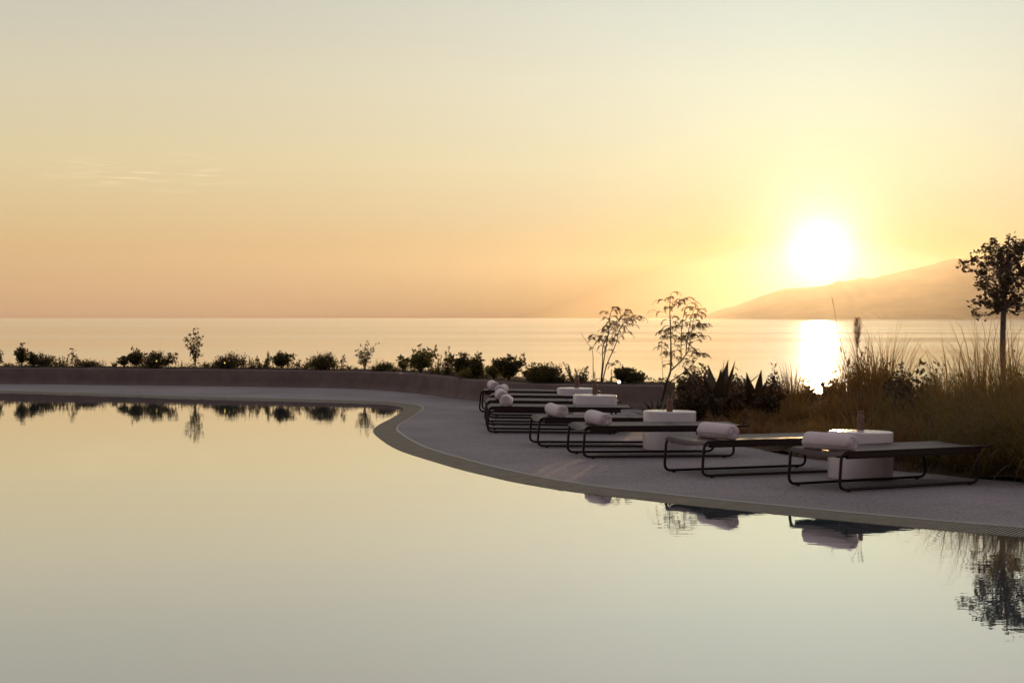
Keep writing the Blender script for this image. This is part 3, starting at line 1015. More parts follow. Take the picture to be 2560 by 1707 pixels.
GW_ = 'shrubs planted along the top of the low wall'
planter = [
    ('airy', 'young_shrub', 'shrub', -2, 18, 884, 'leaf_dark', dict(leaf=.05, nst=3, lean=.1), 'small leafy stem cut off by the left border of the view'),
    ('tuft', 'small_plant', 'plant', 18, 18, 906, 'leaf_dark', dict(n=16), 'low tuft left of the first tall bush on the wall'),
    ('airy', 'leafy_shrub', 'shrub', 54, 36, 871, 'leaf_dark', dict(leaf=.055, nst=7, dens=2.2), 'tall loose bush, first tall one from the left on the wall'),
    ('airy', 'leafy_shrub', 'shrub', 83, 27, 886, 'leaf_dark', dict(leaf=.05, nst=7, dens=2.0), 'loose round bush touching the spiky maroon shrub at the left'),
    ('dome', 'dense_shrub', 'shrub', 116, 44, 890, 'leaf_dark', dict(leaf=.045, dens=1.1, spiky=.5), 'dense dark shrub with pointed shoots, right of the tall loose bush'),
    ('spires', 'rosemary_bush', 'shrub', 157, 32, 888, 'leaf_dark', dict(n=9, thick=.05, lean=.5), 'star shaped spiky bush between the dense shrub and the drooping seedling'),
    ('airy', 'seedling', 'plant', 180, 18, 878, 'leaf_dark', dict(leaf=.06, nst=1, dens=.8, droop=.6), 'thin seedling with drooping leaves at its crown, above a low flat shrub'),
    ('airy', 'seedling', 'plant', 193, 14, 893, 'leaf_dark', dict(leaf=.045, nst=2, dens=.5, droop=.2), 'tiny sprig close to the right of the drooping seedling'),
    ('dome', 'low_shrub', 'shrub', 220, 52, 901, 'leaf_dark', dict(leaf=.04, dens=1.0, spiky=.1), 'low flat dense shrub with smooth top'),
    ('spires', 'flowering_plant', 'plant', 255, 20, 900, 'leaf_red', dict(n=8, thick=.025, lean=.1), 'thin upright reddish flower spikes beside the low flat shrub'),
    ('tuft', 'small_plant', 'plant', 286, 20, 900, 'leaf_dark', dict(n=12, lw=.03), 'small clump of upright fingers right of the reddish flower spikes'),
    ('airy', 'leafy_shrub', 'shrub', 312, 28, 896, 'leaf_dark', dict(leaf=.045, nst=6, dens=1.5), 'small open bush leaning on a taller leafy one'),
    ('airy', 'leafy_shrub', 'shrub', 340, 38, 881, 'leaf_dark', dict(leaf=.06, nst=8, dens=2.2), 'tall leafy bush left of the dense dome with a lit lamp'),
    ('dome', 'dense_shrub', 'shrub', 386, 54, 881, 'leaf_dark', dict(leaf=.045, dens=1.5, spiky=.3), 'dense dark dome shrub with a yellow lamp glowing in it'),
    ('airy', 'leafy_shrub', 'shrub', 421, 22, 890, 'leaf_dark', dict(leaf=.05, nst=4, dens=1.0), 'see-through small leaved bush right of the lamp lit dome'),
    ('airy', 'seedling', 'plant', 437, 18, 884, 'leaf_dark', dict(leaf=.06, nst=1, dens=.9, droop=.5), 'thin drooping stem just left of the tallest wispy sapling'),
    ('spires', 'small_plant', 'plant', 452, 14, 901, 'leaf_dark', dict(n=5, thick=.03, lean=0), 'small cone shaped plant at the foot of the tallest wispy sapling'),
    ('airy', 'sapling', 'sapling', 488, 46, 828, 'leaf_dark', dict(leaf=.052, nst=6, dens=1.3), 'tallest wispy sapling on the left part of the wall'),
    ('tuft', 'small_plant', 'plant', 516, 22, 907, 'leaf_dark', dict(n=18), 'little rosette right of the tallest wispy sapling'),
    ('spires', 'rosemary_bush', 'shrub', 538, 18, 901, 'leaf_dark', dict(n=6, thick=.035, lean=.3), 'small spiky bush before the wide dome with a pointed top'),
    ('dome', 'dense_shrub', 'shrub', 572, 58, 884, 'leaf_dark', dict(leaf=.042, dens=1.6, spiky=.35), 'wide dense dome shrub with pointed top and a faint yellow lamp at its left'),
    ('airy', 'leafy_shrub', 'shrub', 609, 20, 891, 'leaf_dark', dict(leaf=.04, nst=4, dens=.6), 'bare twiggy bush right of the wide pointed dome'),
    ('spires', 'rosemary_bush', 'shrub', 630, 20, 891, 'leaf_dark', dict(n=6, thick=.045, lean=.1), 'narrow bottlebrush bush left of the many fingered one'),
    ('spires', 'fingered_shrub', 'shrub', 660, 44, 881, 'leaf_dark', dict(n=9, thick=.07, lean=.3), 'bush with several thick upright fingers'),
    ('airy', 'leafy_shrub', 'shrub', 704, 40, 887, 'leaf_dark', dict(leaf=.055, nst=9, dens=2.4), 'rounded leafy bush on a narrow foot, right of the fingered bush'),
    ('airy', 'seedling', 'plant', 733, 12, 889, 'leaf_dark', dict(leaf=.045, nst=1, dens=.5, droop=.3), 'hair thin sprig right of the rounded leafy bush'),
    ('airy', 'seedling', 'plant', 748, 13, 904, 'leaf_dark', dict(leaf=.04, nst=2, dens=.9), 'tiny sprig left of the tuft coloured as lamplit'),
    ('tuft', 'small_plant', 'plant', 762, 17, 908, 'leaf_lamplit', dict(n=14, lw=.02), 'small tuft with yellow lamplight put into its leaf colour, left of the roundest dome shrub'),
    ('dome', 'dense_shrub', 'shrub', 806, 66, 884, 'leaf_dark', dict(leaf=.042, dens=1.7, spiky=.2), 'roundest and broadest dome shrub on the wall, mirrored in the pool'),
    ('airy', 'seedling', 'plant', 857, 17, 896, 'leaf_dark', dict(leaf=.05, nst=1, dens=.9, droop=.3), 'thin sprig right of the roundest dome shrub'),
    ('tuft', 'small_plant', 'plant', 873, 17, 911, 'leaf_dark', dict(n=13, lw=.024), 'taller of two little finger tufts left of the airy sapling'),
    ('tuft', 'small_plant', 'plant', 890, 14, 917, 'leaf_dark', dict(n=10, lw=.024), 'shorter of two little finger tufts at the foot of the airy sapling'),
    ('airy', 'sapling', 'sapling', 912, 42, 861, 'leaf_dark', dict(leaf=.04, nst=7, dens=1.3, lean=.05), 'airy sapling of small round leaves above the tip of the pool'),
    ('dome', 'low_shrub', 'shrub', 956, 44, 909, 'leaf_dark', dict(leaf=.045, dens=.9, spiky=.6), 'low dark shrub with one raised shoot, right of the airy sapling'),
    ('tuft', 'small_plant', 'plant', 987, 15, 919, 'leaf_dark', dict(n=12), 'tiny tuft where the wall begins to curve towards us'),
    ('airy', 'leafy_shrub', 'shrub', 1008, 26, 903, 'leaf_dark', dict(leaf=.04, nst=6, dens=1.2), 'low twiggy bush left of the big leafy one on the curve of the wall'),
    ('airy', 'leafy_shrub', 'shrub', 1052, 60, 879, 'leaf_green', dict(leaf=.055, nst=13, dens=2.6), 'big leafy bush on the curve of the wall, left of the tall spire'),
    ('spires', 'fingered_shrub', 'shrub', 1088, 26, 888, 'leaf_green', dict(n=7, thick=.06, lean=.4), 'short fingered bush between the big leafy bush and the tall spire'),
    ('spires', 'spire_shrub', 'shrub', 1117, 34, 867, 'leaf_dark', dict(n=8, thick=.065, lean=.35), 'bush with one tall dark spire leaning right'),
    ('airy', 'leafy_shrub', 'shrub', 1157, 48, 889, 'leaf_dark', dict(leaf=.055, nst=11, dens=2.6), 'leafy mass right of the tall spire, above the lounger end'),
    ('dome', 'low_shrub', 'shrub', 1176, 52, 918, 'leaf_green', dict(leaf=.042, dens=1.2, spiky=.15), 'low green bush in front of the leafy mass'),
    ('airy', 'leafy_shrub', 'shrub', 1193, 26, 889, 'leaf_dark', dict(leaf=.06, nst=6, dens=2.2), 'narrow upright leafy bush behind the low green one'),
    ('spires', 'rosemary_bush', 'shrub', 1213, 17, 924, 'leaf_dark', dict(n=6, thick=.03, lean=.1), 'small spiky bush above the farthest towel'),
    ('airy', 'leafy_shrub', 'shrub', 1236, 34, 917, 'leaf_green', dict(leaf=.05, nst=8, dens=2.2), 'low yellowish leafy bush right above the farthest towel'),
    ('airy', 'leafy_shrub', 'shrub', 1272, 48, 895, 'leaf_dark', dict(leaf=.06, nst=11, dens=2.6), 'tall stepped leafy bush right of the farthest towel'),
    ('airy', 'seedling', 'plant', 1322, 30, 918, 'leaf_dark', dict(leaf=.055, nst=3, dens=1.3, droop=.5), 'small drooping leaved plant leaning on the broad dome before the farthest table'),
    ('dome', 'dense_shrub', 'shrub', 1364, 66, 911, 'leaf_dark', dict(leaf=.05, dens=1.8, spiky=.35), 'broad dense dome shrub left of the farthest table vase'),
    ('tuft', 'small_plant', 'plant', 1407, 16, 943, 'leaf_dark', dict(n=14), 'tiny tuft right of the broad dome before the farthest table'),
    ('spires', 'fingered_shrub', 'shrub', 1448, 60, 906, 'leaf_dark', dict(n=11, thick=.065, lean=.25), 'open bush of leafy clubs behind the farthest table vase'),
    ('spires', 'small_conifer', 'shrub', 1526, 14, 924, 'leaf_dark', dict(n=3, thick=.045, lean=0), 'little cone shaped shrub right of the feathery tree on the wall'),
    ('airy', 'leafy_shrub', 'shrub', 1557, 26, 924, 'leaf_dark', dict(leaf=.05, nst=9, dens=2.6), 'dark leafy shrub behind the lit white lamp'),
    ('dome', 'dense_shrub', 'shrub', 1588, 40, 931, 'leaf_dark', dict(leaf=.05, dens=1.2, spiky=.6), 'ragged shrub at the right end of the wall'),
]
for i, (kind, name, cat, px, w, top, lm, kw, lab) in enumerate(planter):
    rb = random.Random(900 + i).uniform(.15, .75)
    base, ww, hh = soil_plant(px, w, top, rb)
    fn = {'airy': airy, 'dome': dome, 'spires': spires, 'tuft': tuft}[kind]
    o = fn(name, base, ww, hh, 100 + i, lm=lm, **kw)
    tag(o, lab, cat, GW_)

# low growth running along the whole planter between the shrubs
rnd = random.Random(31)
mb = MB()
for i, p in enumerate(front):
    if p.y > 45 or p.x < -13: continue
    t = (front[min(i + 1, len(front) - 1)] - front[max(i - 1, 0)]).normalized()
    n_ = Vector((-t.y, t.x, 0))
    dens = mnoise.noise(Vector((p.x * .9, p.y * .9, 4))) + .25 * mnoise.noise(Vector((p.x * 3, p.y * 3, 1))) + .26
    for q in range(max(0, int(46 * dens))):
        b0 = p + n_ * (TH + rnd.uniform(.06, .8)) + t * rnd.uniform(-.1, .1)
        hh = rnd.uniform(.03, .07 + .24 * max(0, dens))
        b0 = Vector((b0.x, b0.y, WT))
        for r_ in range(5):
            mb.quick_leaf(b0 + Vector((rnd.gauss(0, .03), rnd.gauss(0, .03), hh * rnd.random())), rdir(rnd, .5), Vector((rnd.gauss(0, 1), -1, rnd.gauss(0, 1))), rnd.uniform(.03, .06), .022)
tag(mb.build('ground_cover', M['leaf_dark']), 'low leafy growth between the shrubs along the top of the wall', None, None, 'stuff')

# ------------------------------------------------------------------ feathery trees
def frond(lf, st, p, d, ln, rnd, leaflet=.034):
    d = d.normalized()
    side = d.cross(Vector((0, 0, 1)))
    side = side.normalized() if side.length > .05 else Vector((1, 0, 0))
    n = 11
    pts = [p]
    q = p
    dd = d.copy()
    for j in range(n):
        dd = (dd + Vector((0, 0, -.07 - .024 * j))).normalized() if j > 1 else dd
        q = q + dd * ln / n
        pts.append(q)
    st.tube(pts, [.0022] * 4 + [.0014] * (n - 3), 3, False)
    for j in range(1, n + 1):
        t = (pts[j] - pts[j - 1]).normalized()
        for s in (-1, 1):
            e = (side * s * .9 + t * .55 + Vector((0, 0, -.25 + rnd.gauss(0, .12)))).normalized()
            l = leaflet * rnd.uniform(.8, 1.3) * (1 - .35 * abs(j / n - .45))
            lf.quick_leaf(pts[j], e, Vector((rnd.gauss(0, .5), -1, rnd.gauss(.3, .5))), l, l * .30)

def feathery(name, stems_px, d, seed, sprays, base_px, lab, frl=.17):
    rnd = random.Random(seed)
    base = at_d(*base_px, d)
    root = empty(name, base)
    tr, lf = MB(), MB()
    for k, (pts, r0, r1, leafy) in enumerate(stems_px):
        off = rnd.uniform(-.18, .18)
        P = [at_d(x, y, d) - base for x, y in pts]
        n = len(P)
        for j in range(n):
            t = j / max(1, n - 1)
            P[j].y += off * t
        Q = catmull(P, .06)
        m_ = len(Q)
        tr.tube(Q, [r0 + (r1 - r0) * j / (m_ - 1) for j in range(m_)], 6, True)
        for j in range(m_):
            t = j / m_
            if t < leafy: continue
            if rnd.random() < sprays:
                a = rnd.uniform(0, 2 * PI)
                hd = Vector((math.cos(a) + .2, math.sin(a), rnd.uniform(.1, .8))).normalized()
                tw = rnd.uniform(.06, .22) * (1.1 - .5 * t)
                e = Q[j] + hd * tw
                m1 = Q[j].lerp(e, .55) + Vector((0, 0, .012))
                tr.tube([Q[j], m1, e], [.003, .0025, .0018], 4, False)
                for q_, p_ in enumerate((m1, e)):
                    for sg in ((-1, 1) if q_ == 0 else (0,)):
                        b = a + sg * rnd.uniform(.5, 1.1)
                        if q_ == 0 and rnd.random() < .35: continue
                        frond(lf, tr, p_, Vector((math.cos(b), math.sin(b), rnd.uniform(.0, .55))), frl * rnd.uniform(.55, 1.15), rnd)
    tr.build('trunk', M['bark'], root, True)
    lf.build('crown', M['leaf_feather'], root)
    tag(root, lab, 'tree', 'slender feathery trees')
    return root

def S(x, y): return (1400 + x / 5.88, 720 + y / 5.88)
d1 = wall_d(1500) + TH + .6
feathery('feathery_tree', [
    ([S(610, 1385), S(640, 1100), S(690, 800), S(722, 600), S(728, 440), S(770, 300)], .012, .004, .35),
    ([S(600, 1385), S(625, 1100), S(632, 870), S(690, 730), S(770, 580), S(900, 450), S(960, 340)], .011, .003, .45),
    ([S(622, 1385), S(690, 1120), S(820, 820), S(860, 640), S(930, 520), S(1060, 470)], .012, .003, .5),
    ([S(860, 640), S(960, 500), S(1110, 460), S(1150, 470)], .005, .002, .1),
    ([S(820, 820), S(880, 720), S(980, 650)], .005, .002, .2),
    ([S(632, 870), S(590, 800), S(530, 770), S(490, 750)], .004, .002, .3),
    ([S(625, 1000), S(580, 950), S(540, 930)], .004, .002, .3),
    ([S(690, 1120), S(740, 1110), S(820, 1140)], .004, .002, .3),
    ([S(488, 1385), S(488, 1200), S(478, 920), S(400, 800), S(310, 660)], .008, .0025, 2),
    ([S(478, 900), S(510, 820), S(590, 740), S(640, 690)], .005, .002, .25),
], d1, 61, .88, S(610, 1385), 'feathery tree with several leaning stems, on the wall behind the third drum table')
d2 = 27.2
feathery('feathery_tree', [
    ([(1655, 1005), S(1560, 1411), S(1630, 1210), S(1637, 900), S(1635, 640), S(1625, 300), S(1642, 90)], .021, .004, .38),
    ([S(1630, 1210), S(1780, 1070), S(1850, 980), S(1880, 940)], .014, .009, .5),
    ([S(1780, 1070), S(1780, 800), S(1792, 560), S(1835, 330), S(1880, 240)], .008, .003, .15),
    ([S(1850, 980), S(1875, 700), S(1925, 450), S(1960, 330), S(2010, 290)], .008, .003, .12),
    ([S(1880, 940), S(1940, 640), S(1975, 440), S(2040, 350)], .007, .003, .15),
    ([S(1940, 640), S(2040, 580), S(2130, 570)], .005, .002, .2),
    ([S(1600, 1390), S(1830, 1235), S(1960, 1120), S(2040, 1010)], .012, .003, .35),
    ([S(1850, 980), S(1950, 1000), S(2060, 1000)], .005, .002, .2),
    ([S(1635, 700), S(1580, 740), S(1530, 730)], .004, .002, .3),
    ([S(1630, 320), S(1700, 235), S(1760, 190)], .004, .002, .3),
    ([S(1626, 300), S(1600, 240), S(1560, 190)], .003, .002, .5),
    ([S(1628, 480), S(1590, 400), S(1560, 350)], .003, .002, .5),
    ([S(1790, 700), S(1730, 640), S(1680, 620)], .004, .002, .2),
    ([S(1870, 760), S(1950, 740), S(2060, 720)], .004, .002, .2),
    ([S(1520, 1411), S(1500, 900), S(1508, 640)], .004, .0015, .3),
], d2, 62, .92, (1655, 1005), 'taller feathery tree with a bent side limb, past the right end of the wall', .17)

# ------------------------------------------------------------------ plants of the bed
def bed_at(px, d):
    x = (px - CX) / F * d
    return Vector((x, d, zbed(x, d) - .01))
def h_to(px, top, d):
    b = bed_at(px, d)
    return max(.12, at_d(px, top, d).z - b.z)

def agave(name, loc, L, seed, n, mname, spread=1.0, width=.10):
    rnd = random.Random(seed)
    mb = MB()
    for k in range(n):
        a = k * 2.39996 + rnd.uniform(-.25, .25)
        t = (k + .5) / n
        el = R(84 - 68 * t ** .8 * spread + rnd.uniform(-6, 6))
        ln = L * (rnd.uniform(.8, 1.05)) * (.85 + .15 * t)
        ca, sa = math.cos(a), math.sin(a)
        side = Vector((-sa, ca, 0))
        m_ = 9
        curl = rnd.uniform(-.25, .35)
        rows = []
        p = Vector((ca * .03, sa * .03, .03))
        e = el
        for j in range(m_ + 1):
            s = j / m_
            w = width * (math.sin(PI * min(1, (s * .82 + .18))) ** .8) * (1 - s ** 3 * .6) * rnd.uniform(.97, 1.03) if s < 1 else .001
            dirv = Vector((ca * math.cos(e), sa * math.cos(e), math.sin(e)))
            up = side.cross(dirv) * -1
            th = .016 * (1 - s) + .001
            rows.append([p - side * w / 2 + up * w * .16, p - side * w * .22 + up * w * .02, p - up * .002, p + side * w * .22 + up * w * .02, p + side * w / 2 + up * w * .16, p - up * th, p - side * w / 2 + up * w * .16])
            p = p + dirv * ln / m_
            e -= curl * .12
        mb.grid(rows)
    o = mb.build(name, M[mname], None, True)
    o.location = loc
    return o

tag(agave('spiky_plant', bed_at(1640, 24.0), .42, 71, 22, 'agave_pale', 1.15, .055), 'pale green plant with pointed leaves behind the second nearest drum table', 'plant')
tag(agave('agave', bed_at(1790, 24.2), h_to(1790, 915, 24.2) * 1.22, 72, 15, 'agave', .52, .19), 'big dark agave with tall broad pointed leaves, beside the dark feathery tree', 'agave', 'agaves in the planting bed')
tag(agave('agave', bed_at(1888, 24.6), h_to(1888, 932, 24.6) * 1.2, 75, 17, 'agave', .75, .17), 'dark agave with outward curling leaves, left of the sun reflection', 'agave', 'agaves in the planting bed')
tag(airy('leafy_shrub', bed_at(1722, 26.2), 70 * 26.2 / F, h_to(1722, 925, 26.2), 73, .05, 'leaf_feather', 14, 2.6), 'dense leafy shrub under the side limb of the dark feathery tree', 'shrub')
tag(dome('low_shrub', bed_at(1725, 24.9), 90 * 25 / F, h_to(1725, 958, 24.9), 74, .045, 'leaf_feather', 1.5, .3), 'low dark shrub in front of the feathery tree, left of the big agave', 'shrub')
tag(airy('leafy_shrub', bed_at(1834, 25.6), 26 * 25.6 / F, h_to(1834, 955, 25.6), 76, .035, 'leaf_feather', 6, 1.4), 'small twiggy shrub between the two agaves', 'shrub')
tag(dome('leafy_shrub', bed_at(2092, 25.2), 78 * 25 / F, h_to(2092, 945, 25.2), 77, .05, 'leaf_feather', 1.5, .35), 'dark shrub against the sun reflection, left of the plumed grass', 'shrub')
tag(airy('leafy_shrub', bed_at(2236, 22.6), 62 * 22.6 / F, h_to(2236, 938, 22.6), 78, .05, 'leaf_tree', 9, 2.2), 'leafy shrub right of the plumed grass', 'shrub')
tag(airy('leafy_shrub', bed_at(2296, 22.2), 62 * 22.2 / F, h_to(2296, 914, 22.2), 79, .055, 'leaf_tree', 8, 2.0), 'leafy shrub with one raised shoot, left of the tall right-hand grasses', 'shrub')
tag(dome('low_shrub', bed_at(2265, 21.4), 130 * 21.4 / F, h_to(2265, 970, 21.4), 80, .05, 'leaf_tree', 1.4, .3), 'low broad dark shrub below the raised shoot', 'shrub')

bank = [  # px, distance, top y, width px, kind, label
    (1765, 25.4, 948, 70, 'a', 'leafy shrub filling the gap between the feathery tree and the big agave'),
    (1740, 23.6, 990, 80, 'a', 'leafy shrub in front of the left flank of the big agave'),
    (1832, 23.2, 1000, 74, 'a', 'low leafy shrub in front of the gap between the agaves'),
    (1925, 23.0, 992, 80, 'a', 'leafy shrub in front of the right flank of the curling agave'),
    (1842, 26.6, 962, 60, 'd', 'dark low shrub behind the gap between the two agaves'),
    (1938, 25.6, 958, 64, 'd', 'dark low shrub between the curling agave and the arching grass'),
    (2020, 26.0, 972, 60, 'd', 'low dark shrub at the foot of the sun reflection'),
    (2075, 25.8, 962, 58, 'a', 'small leafy shrub on the right foot of the sun reflection'),
    (2155, 25.0, 925, 90, 'd', 'dense dark shrub wrapped by the plumed grass'),
    (2205, 24.2, 940, 70, 'd', 'dense dark shrub right of the plume stalk'),
    (2262, 23.4, 948, 80, 'a', 'broad leafy shrub behind the right rim of the nearest drum table'),
    (2335, 22.8, 940, 80, 'd', 'dense dark shrub under the thin grass by the wide arching grass'),
    (2415, 22.4, 945, 90, 'd', 'dense dark shrub behind the wide arching grass'),
    (2545, 21.6, 935, 90, 'd', 'dense dark shrub right of the foot of the tree trunk'),
]
for i, (px, d, top, wp_, kd, lab) in enumerate(bank):
    if kd == 'd':
        o = dome('dense_shrub', bed_at(px, d), wp_ * d / F, h_to(px, top - 14, d) * 1.15, 500 + i, .05, 'leaf_feather' if i < 7 else 'leaf_tree', 1.3, .4)
    else:
        o = airy('leafy_shrub', bed_at(px, d), wp_ * d / F, h_to(px, top - 14, d) * 1.1, 500 + i, .05, 'leaf_feather' if i < 7 else 'leaf_tree', 10, 2.2)
    tag(o, lab, 'shrub', 'shrubs of the planting bed')

def tussock(loc, L, seed, n, mname, spread=.35, droop=.5, w=.005, r0=.10, name='grass_tussock'):
    """clump of arching blades"""
    rnd = random.Random(seed)
    mb = MB()
    for k in range(n):
        a = rnd.uniform(0, 2 * PI)
        rr = r0 * math.sqrt(rnd.random())
        p = Vector((math.cos(a) * rr, math.sin(a) * rr, 0))
        a2 = a + rnd.gauss(0, .7)
        lean = abs(rnd.gauss(0, spread)) + .03
        ln = L * rnd.uniform(.55, 1.12)
        g = droop * rnd.choice((.7, 1.1, 1.6, 2.2, 2.8)) * rnd.uniform(.8, 1.2)
        d = Vector((math.cos(a2) * lean, math.sin(a2) * lean, 1)).normalized()
        hz = Vector((math.cos(a2), math.sin(a2), 0))
        pts = [p]
        ns = 8
        for j in range(ns):
            t = (j + 1) / ns
            d = (d + (hz * .20 + Vector((0, 0, -.50))) * g * t * t).normalized()
            p = p + d * ln / ns
            if p.z < .01: p.z = .01
            pts.append(p)
        s = Vector((-math.sin(a2), math.cos(a2), 0))
        s = (s + hz * rnd.gauss(0, .5)).normalized()
        mb.blade(pts, w * 1.9 * rnd.uniform(.5, 1.6), s)
    o = mb.build(name, M[mname])
    o.location = loc
    return o

GT = 'grass tussocks in the planting bed'
tus = [ # px, distance, top y, blades, material, spread, droop, width, label
    (1985, 25.0, 900, 202, 'grass_tan', .30, .55, .006, 'arching tan grass just left of the sun reflection'),
    (1950, 24.2, 983, 140, 'grass_tan', .40, .6, .006, 'lower tan grass between the right agave and the arching grass'),
    (2165, 24.0, 866, 290, 'grass_tan', .26, .40, .007, 'tall tan grass right of the sun reflection, around the plume'),
    (2215, 23.3, 842, 228, 'grass_tan', .34, .50, .006, 'tall tan grass leaning right of the plume'),
    (2120, 24.0, 890, 176, 'grass_tan', .30, .45, .006, 'shorter tan grass on the left flank of the plumed grass'),
    (2395, 20.3, 850, 228, 'grass_tan', .36, .60, .005, 'wide arching grass left of the round crowned tree'),
    (2462, 20.0, 815, 290, 'grass_tan', .30, .50, .005, 'tallest arching grass, right in front of the round crowned tree'),
    (2530, 19.3, 832, 264, 'grass_green', .30, .5, .0055, 'tall arching grass right of the tree trunk'),
    (2590, 18.6, 850, 228, 'grass_tan', .33, .5, .0055, 'tall arching grass on the right border of the view'),
    (2350, 21.3, 892, 193, 'grass_green', .36, .6, .005, 'thin grass between the raised shoot shrub and the wide arching grass'),
    (2440, 19.0, 889, 270, 'grass_green', .4, .7, .005, 'mid height olive grass below the tallest arching grass'),
    (2335, 19.6, 934, 270, 'grass_green', .45, .8, .005, 'olive grass in front of the shrub with the raised shoot'),
    (2390, 18.2, 949, 312, 'grass_green', .5, .9, .005, 'drooping olive grass behind the head of the nearest lounger'),
    (2478, 17.2, 959, 353, 'grass_green', .5, .9, .005, 'drooping olive grass right behind the head end of the nearest lounger'),
    (2550, 16.6, 924, 436, 'grass_green', .42, .95, .0055, 'large drooping grass at the deck edge by the right border'),
    (2612, 15.9, 924, 395, 'grass_green', .45, .95, .0055, 'large drooping grass cut by the right border of the view'),
    (2510, 18.2, 914, 332, 'grass_green', .4, .8, .005, 'mid height grass at the foot of the round crowned tree'),
    (1845, 23.0, 1012, 208, 'grass_pink', .45, .7, .005, 'dry reddish grass in front of the big agave'),
    (1900, 22.6, 1017, 228, 'grass_pink', .45, .7, .005, 'dry reddish grass in front of the curling agave'),
    (1955, 22.5, 1017, 228, 'grass_tan', .4, .7, .005, 'dry tan grass below the arching grass, left of the sun'),
    (2010, 22.5, 983, 249, 'grass_tan', .4, .6, .005, 'dry grass straight below the sun reflection'),
    (2065, 22.0, 978, 249, 'grass_tan', .4, .6, .005, 'dry upright grass below the dark shrub by the sun'),
    (2115, 21.6, 968, 270, 'grass_tan', .35, .55, .005, 'dry upright grass behind the nearest vase, left side'),
    (2165, 21.2, 949, 270, 'grass_pink', .38, .6, .005, 'dry pinkish grass behind the nearest vase, right side'),
    (2215, 20.6, 964, 270, 'grass_green', .42, .7, .005, 'olive grass right of the nearest vase'),
    (2270, 19.8, 964, 291, 'grass_green', .45, .8, .005, 'olive grass below the low broad dark shrub'),
    (1790, 22.2, 1033, 183, 'grass_pink', .5, .8, .0045, 'low fluffy grass behind the lounger with the orange sheen, far left'),
    (1845, 21.2, 1043, 201, 'grass_pink', .5, .8, .0045, 'low fluffy grass beside the head of the third nearest lounger'),
    (1905, 20.6, 1043, 220, 'grass_pink', .5, .8, .0045, 'low fluffy pinkish grass left of the nearest table, back'),
    (1965, 19.9, 1048, 220, 'grass_pink', .5, .8, .0045, 'low fluffy pinkish grass behind the second nearest lounger'),
    (2025, 19.3, 1024, 220, 'grass_tan', .5, .8, .0045, 'low tan grass left of the nearest drum table'),
    (2085, 18.8, 1024, 220, 'grass_tan', .5, .8, .0045, 'low tan grass behind the left rim of the nearest drum table'),
    (2150, 18.4, 1005, 239, 'grass_tan', .5, .8, .0045, 'low tan grass straight behind the nearest drum table'),
    (2215, 18.2, 1005, 239, 'grass_green', .5, .8, .0045, 'low olive grass behind the right rim of the nearest drum table'),
    (2270, 17.6, 1010, 257, 'grass_pink', .5, .9, .0045, 'low pinkish grass right of the nearest drum table'),
    (2330, 17.3, 1000, 276, 'grass_green', .5, .9, .0045, 'low olive grass over the middle of the nearest lounger'),
    (2400, 16.9, 1000, 294, 'grass_green', .5, .95, .0045, 'low drooping grass over the head of the nearest lounger'),
    (2470, 16.5, 1010, 294, 'grass_green', .5, .95, .0045, 'low drooping grass at the deck edge right of the nearest lounger'),
]
for i, (px, d, top, n, mn, sp, dr, w, lab) in enumerate(tus):
    L = h_to(px, top, d) * 1.24
    o = tussock(bed_at(px, d), L, 300 + i, int(n * .95), mn, sp, dr, w, .07 + .07 * L)
    tag(o, lab, 'grass', GT)

# pampas stalks
def pampas(px, d, top, plume_px, seed, lab):
    rnd = random.Random(seed)
    b = bed_at(px, d)
    hgt = h_to(px, top, d)
    root = empty('pampas_stalk', b)
    st = MB()
    pts = [Vector((.02 * math.sin(t * 2), 0, hgt * t)) for t in [j / 8 for j in range(9)]]
    st.tube(pts, [.006 - .004 * j / 8 for j in range(9)], 6)
    st.build('stem', M['grass_tan'], root, True)
    pl = MB()
    ph = plume_px * d / F
    for k in range(420):
        t = rnd.random()
        z = hgt - ph * t
        a = rnd.uniform(0, 2 * PI)
        ln = rnd.uniform(.03, .075) * (.5 + 1.1 * math.sin(PI * min(1, t * .9 + .1)))
        p = Vector((.02 * math.sin(z / hgt * 2), 0, z))
        pl.quick_leaf(p, Vector((math.cos(a) * .9, math.sin(a) * .9, 1)), Vector((rnd.gauss(0, 1), rnd.gauss(0, 1), 0)), ln * 1.25, .006)
    pl.build('plume', M['plume'], root)
    tag(root, lab, 'pampas grass', 'pampas stalks')
pampas(2140, 24.0, 798, 74, 5, 'feathery tan plume on a straight stalk, right of the sun reflection')
# tall bare flower stalk
mb = MB()
b = bed_at(2118, 24.1)
P = [at_d(x, y, 24.1) - b for x, y in ((2128, 960), (2112, 890), (2096, 830), (2087, 780), (2080, 745))]
P = [Vector((.06, 0, 0))] + P
mb.tube(catmull(P, .05), .004, 5)
for k in range(3):
    q = P[3] + Vector((0, .01, .0))
for k, (x, y) in enumerate(((2120, 905), (2104, 872))):
    c = at_d(x, y, 24.1) - b
    mb.leaf(c + Vector((0, 0, -.06)), Vector((.1 - .3 * k, 0, 1)), Vector((0, -1, .1)), .12, .055 - .03 * k)
ob = mb.build('flower_stalk', M['grass_tan']); ob.location = b
tag(ob, 'tall thin bare stalk leaning left above the grass beside the sun reflection', 'plant')

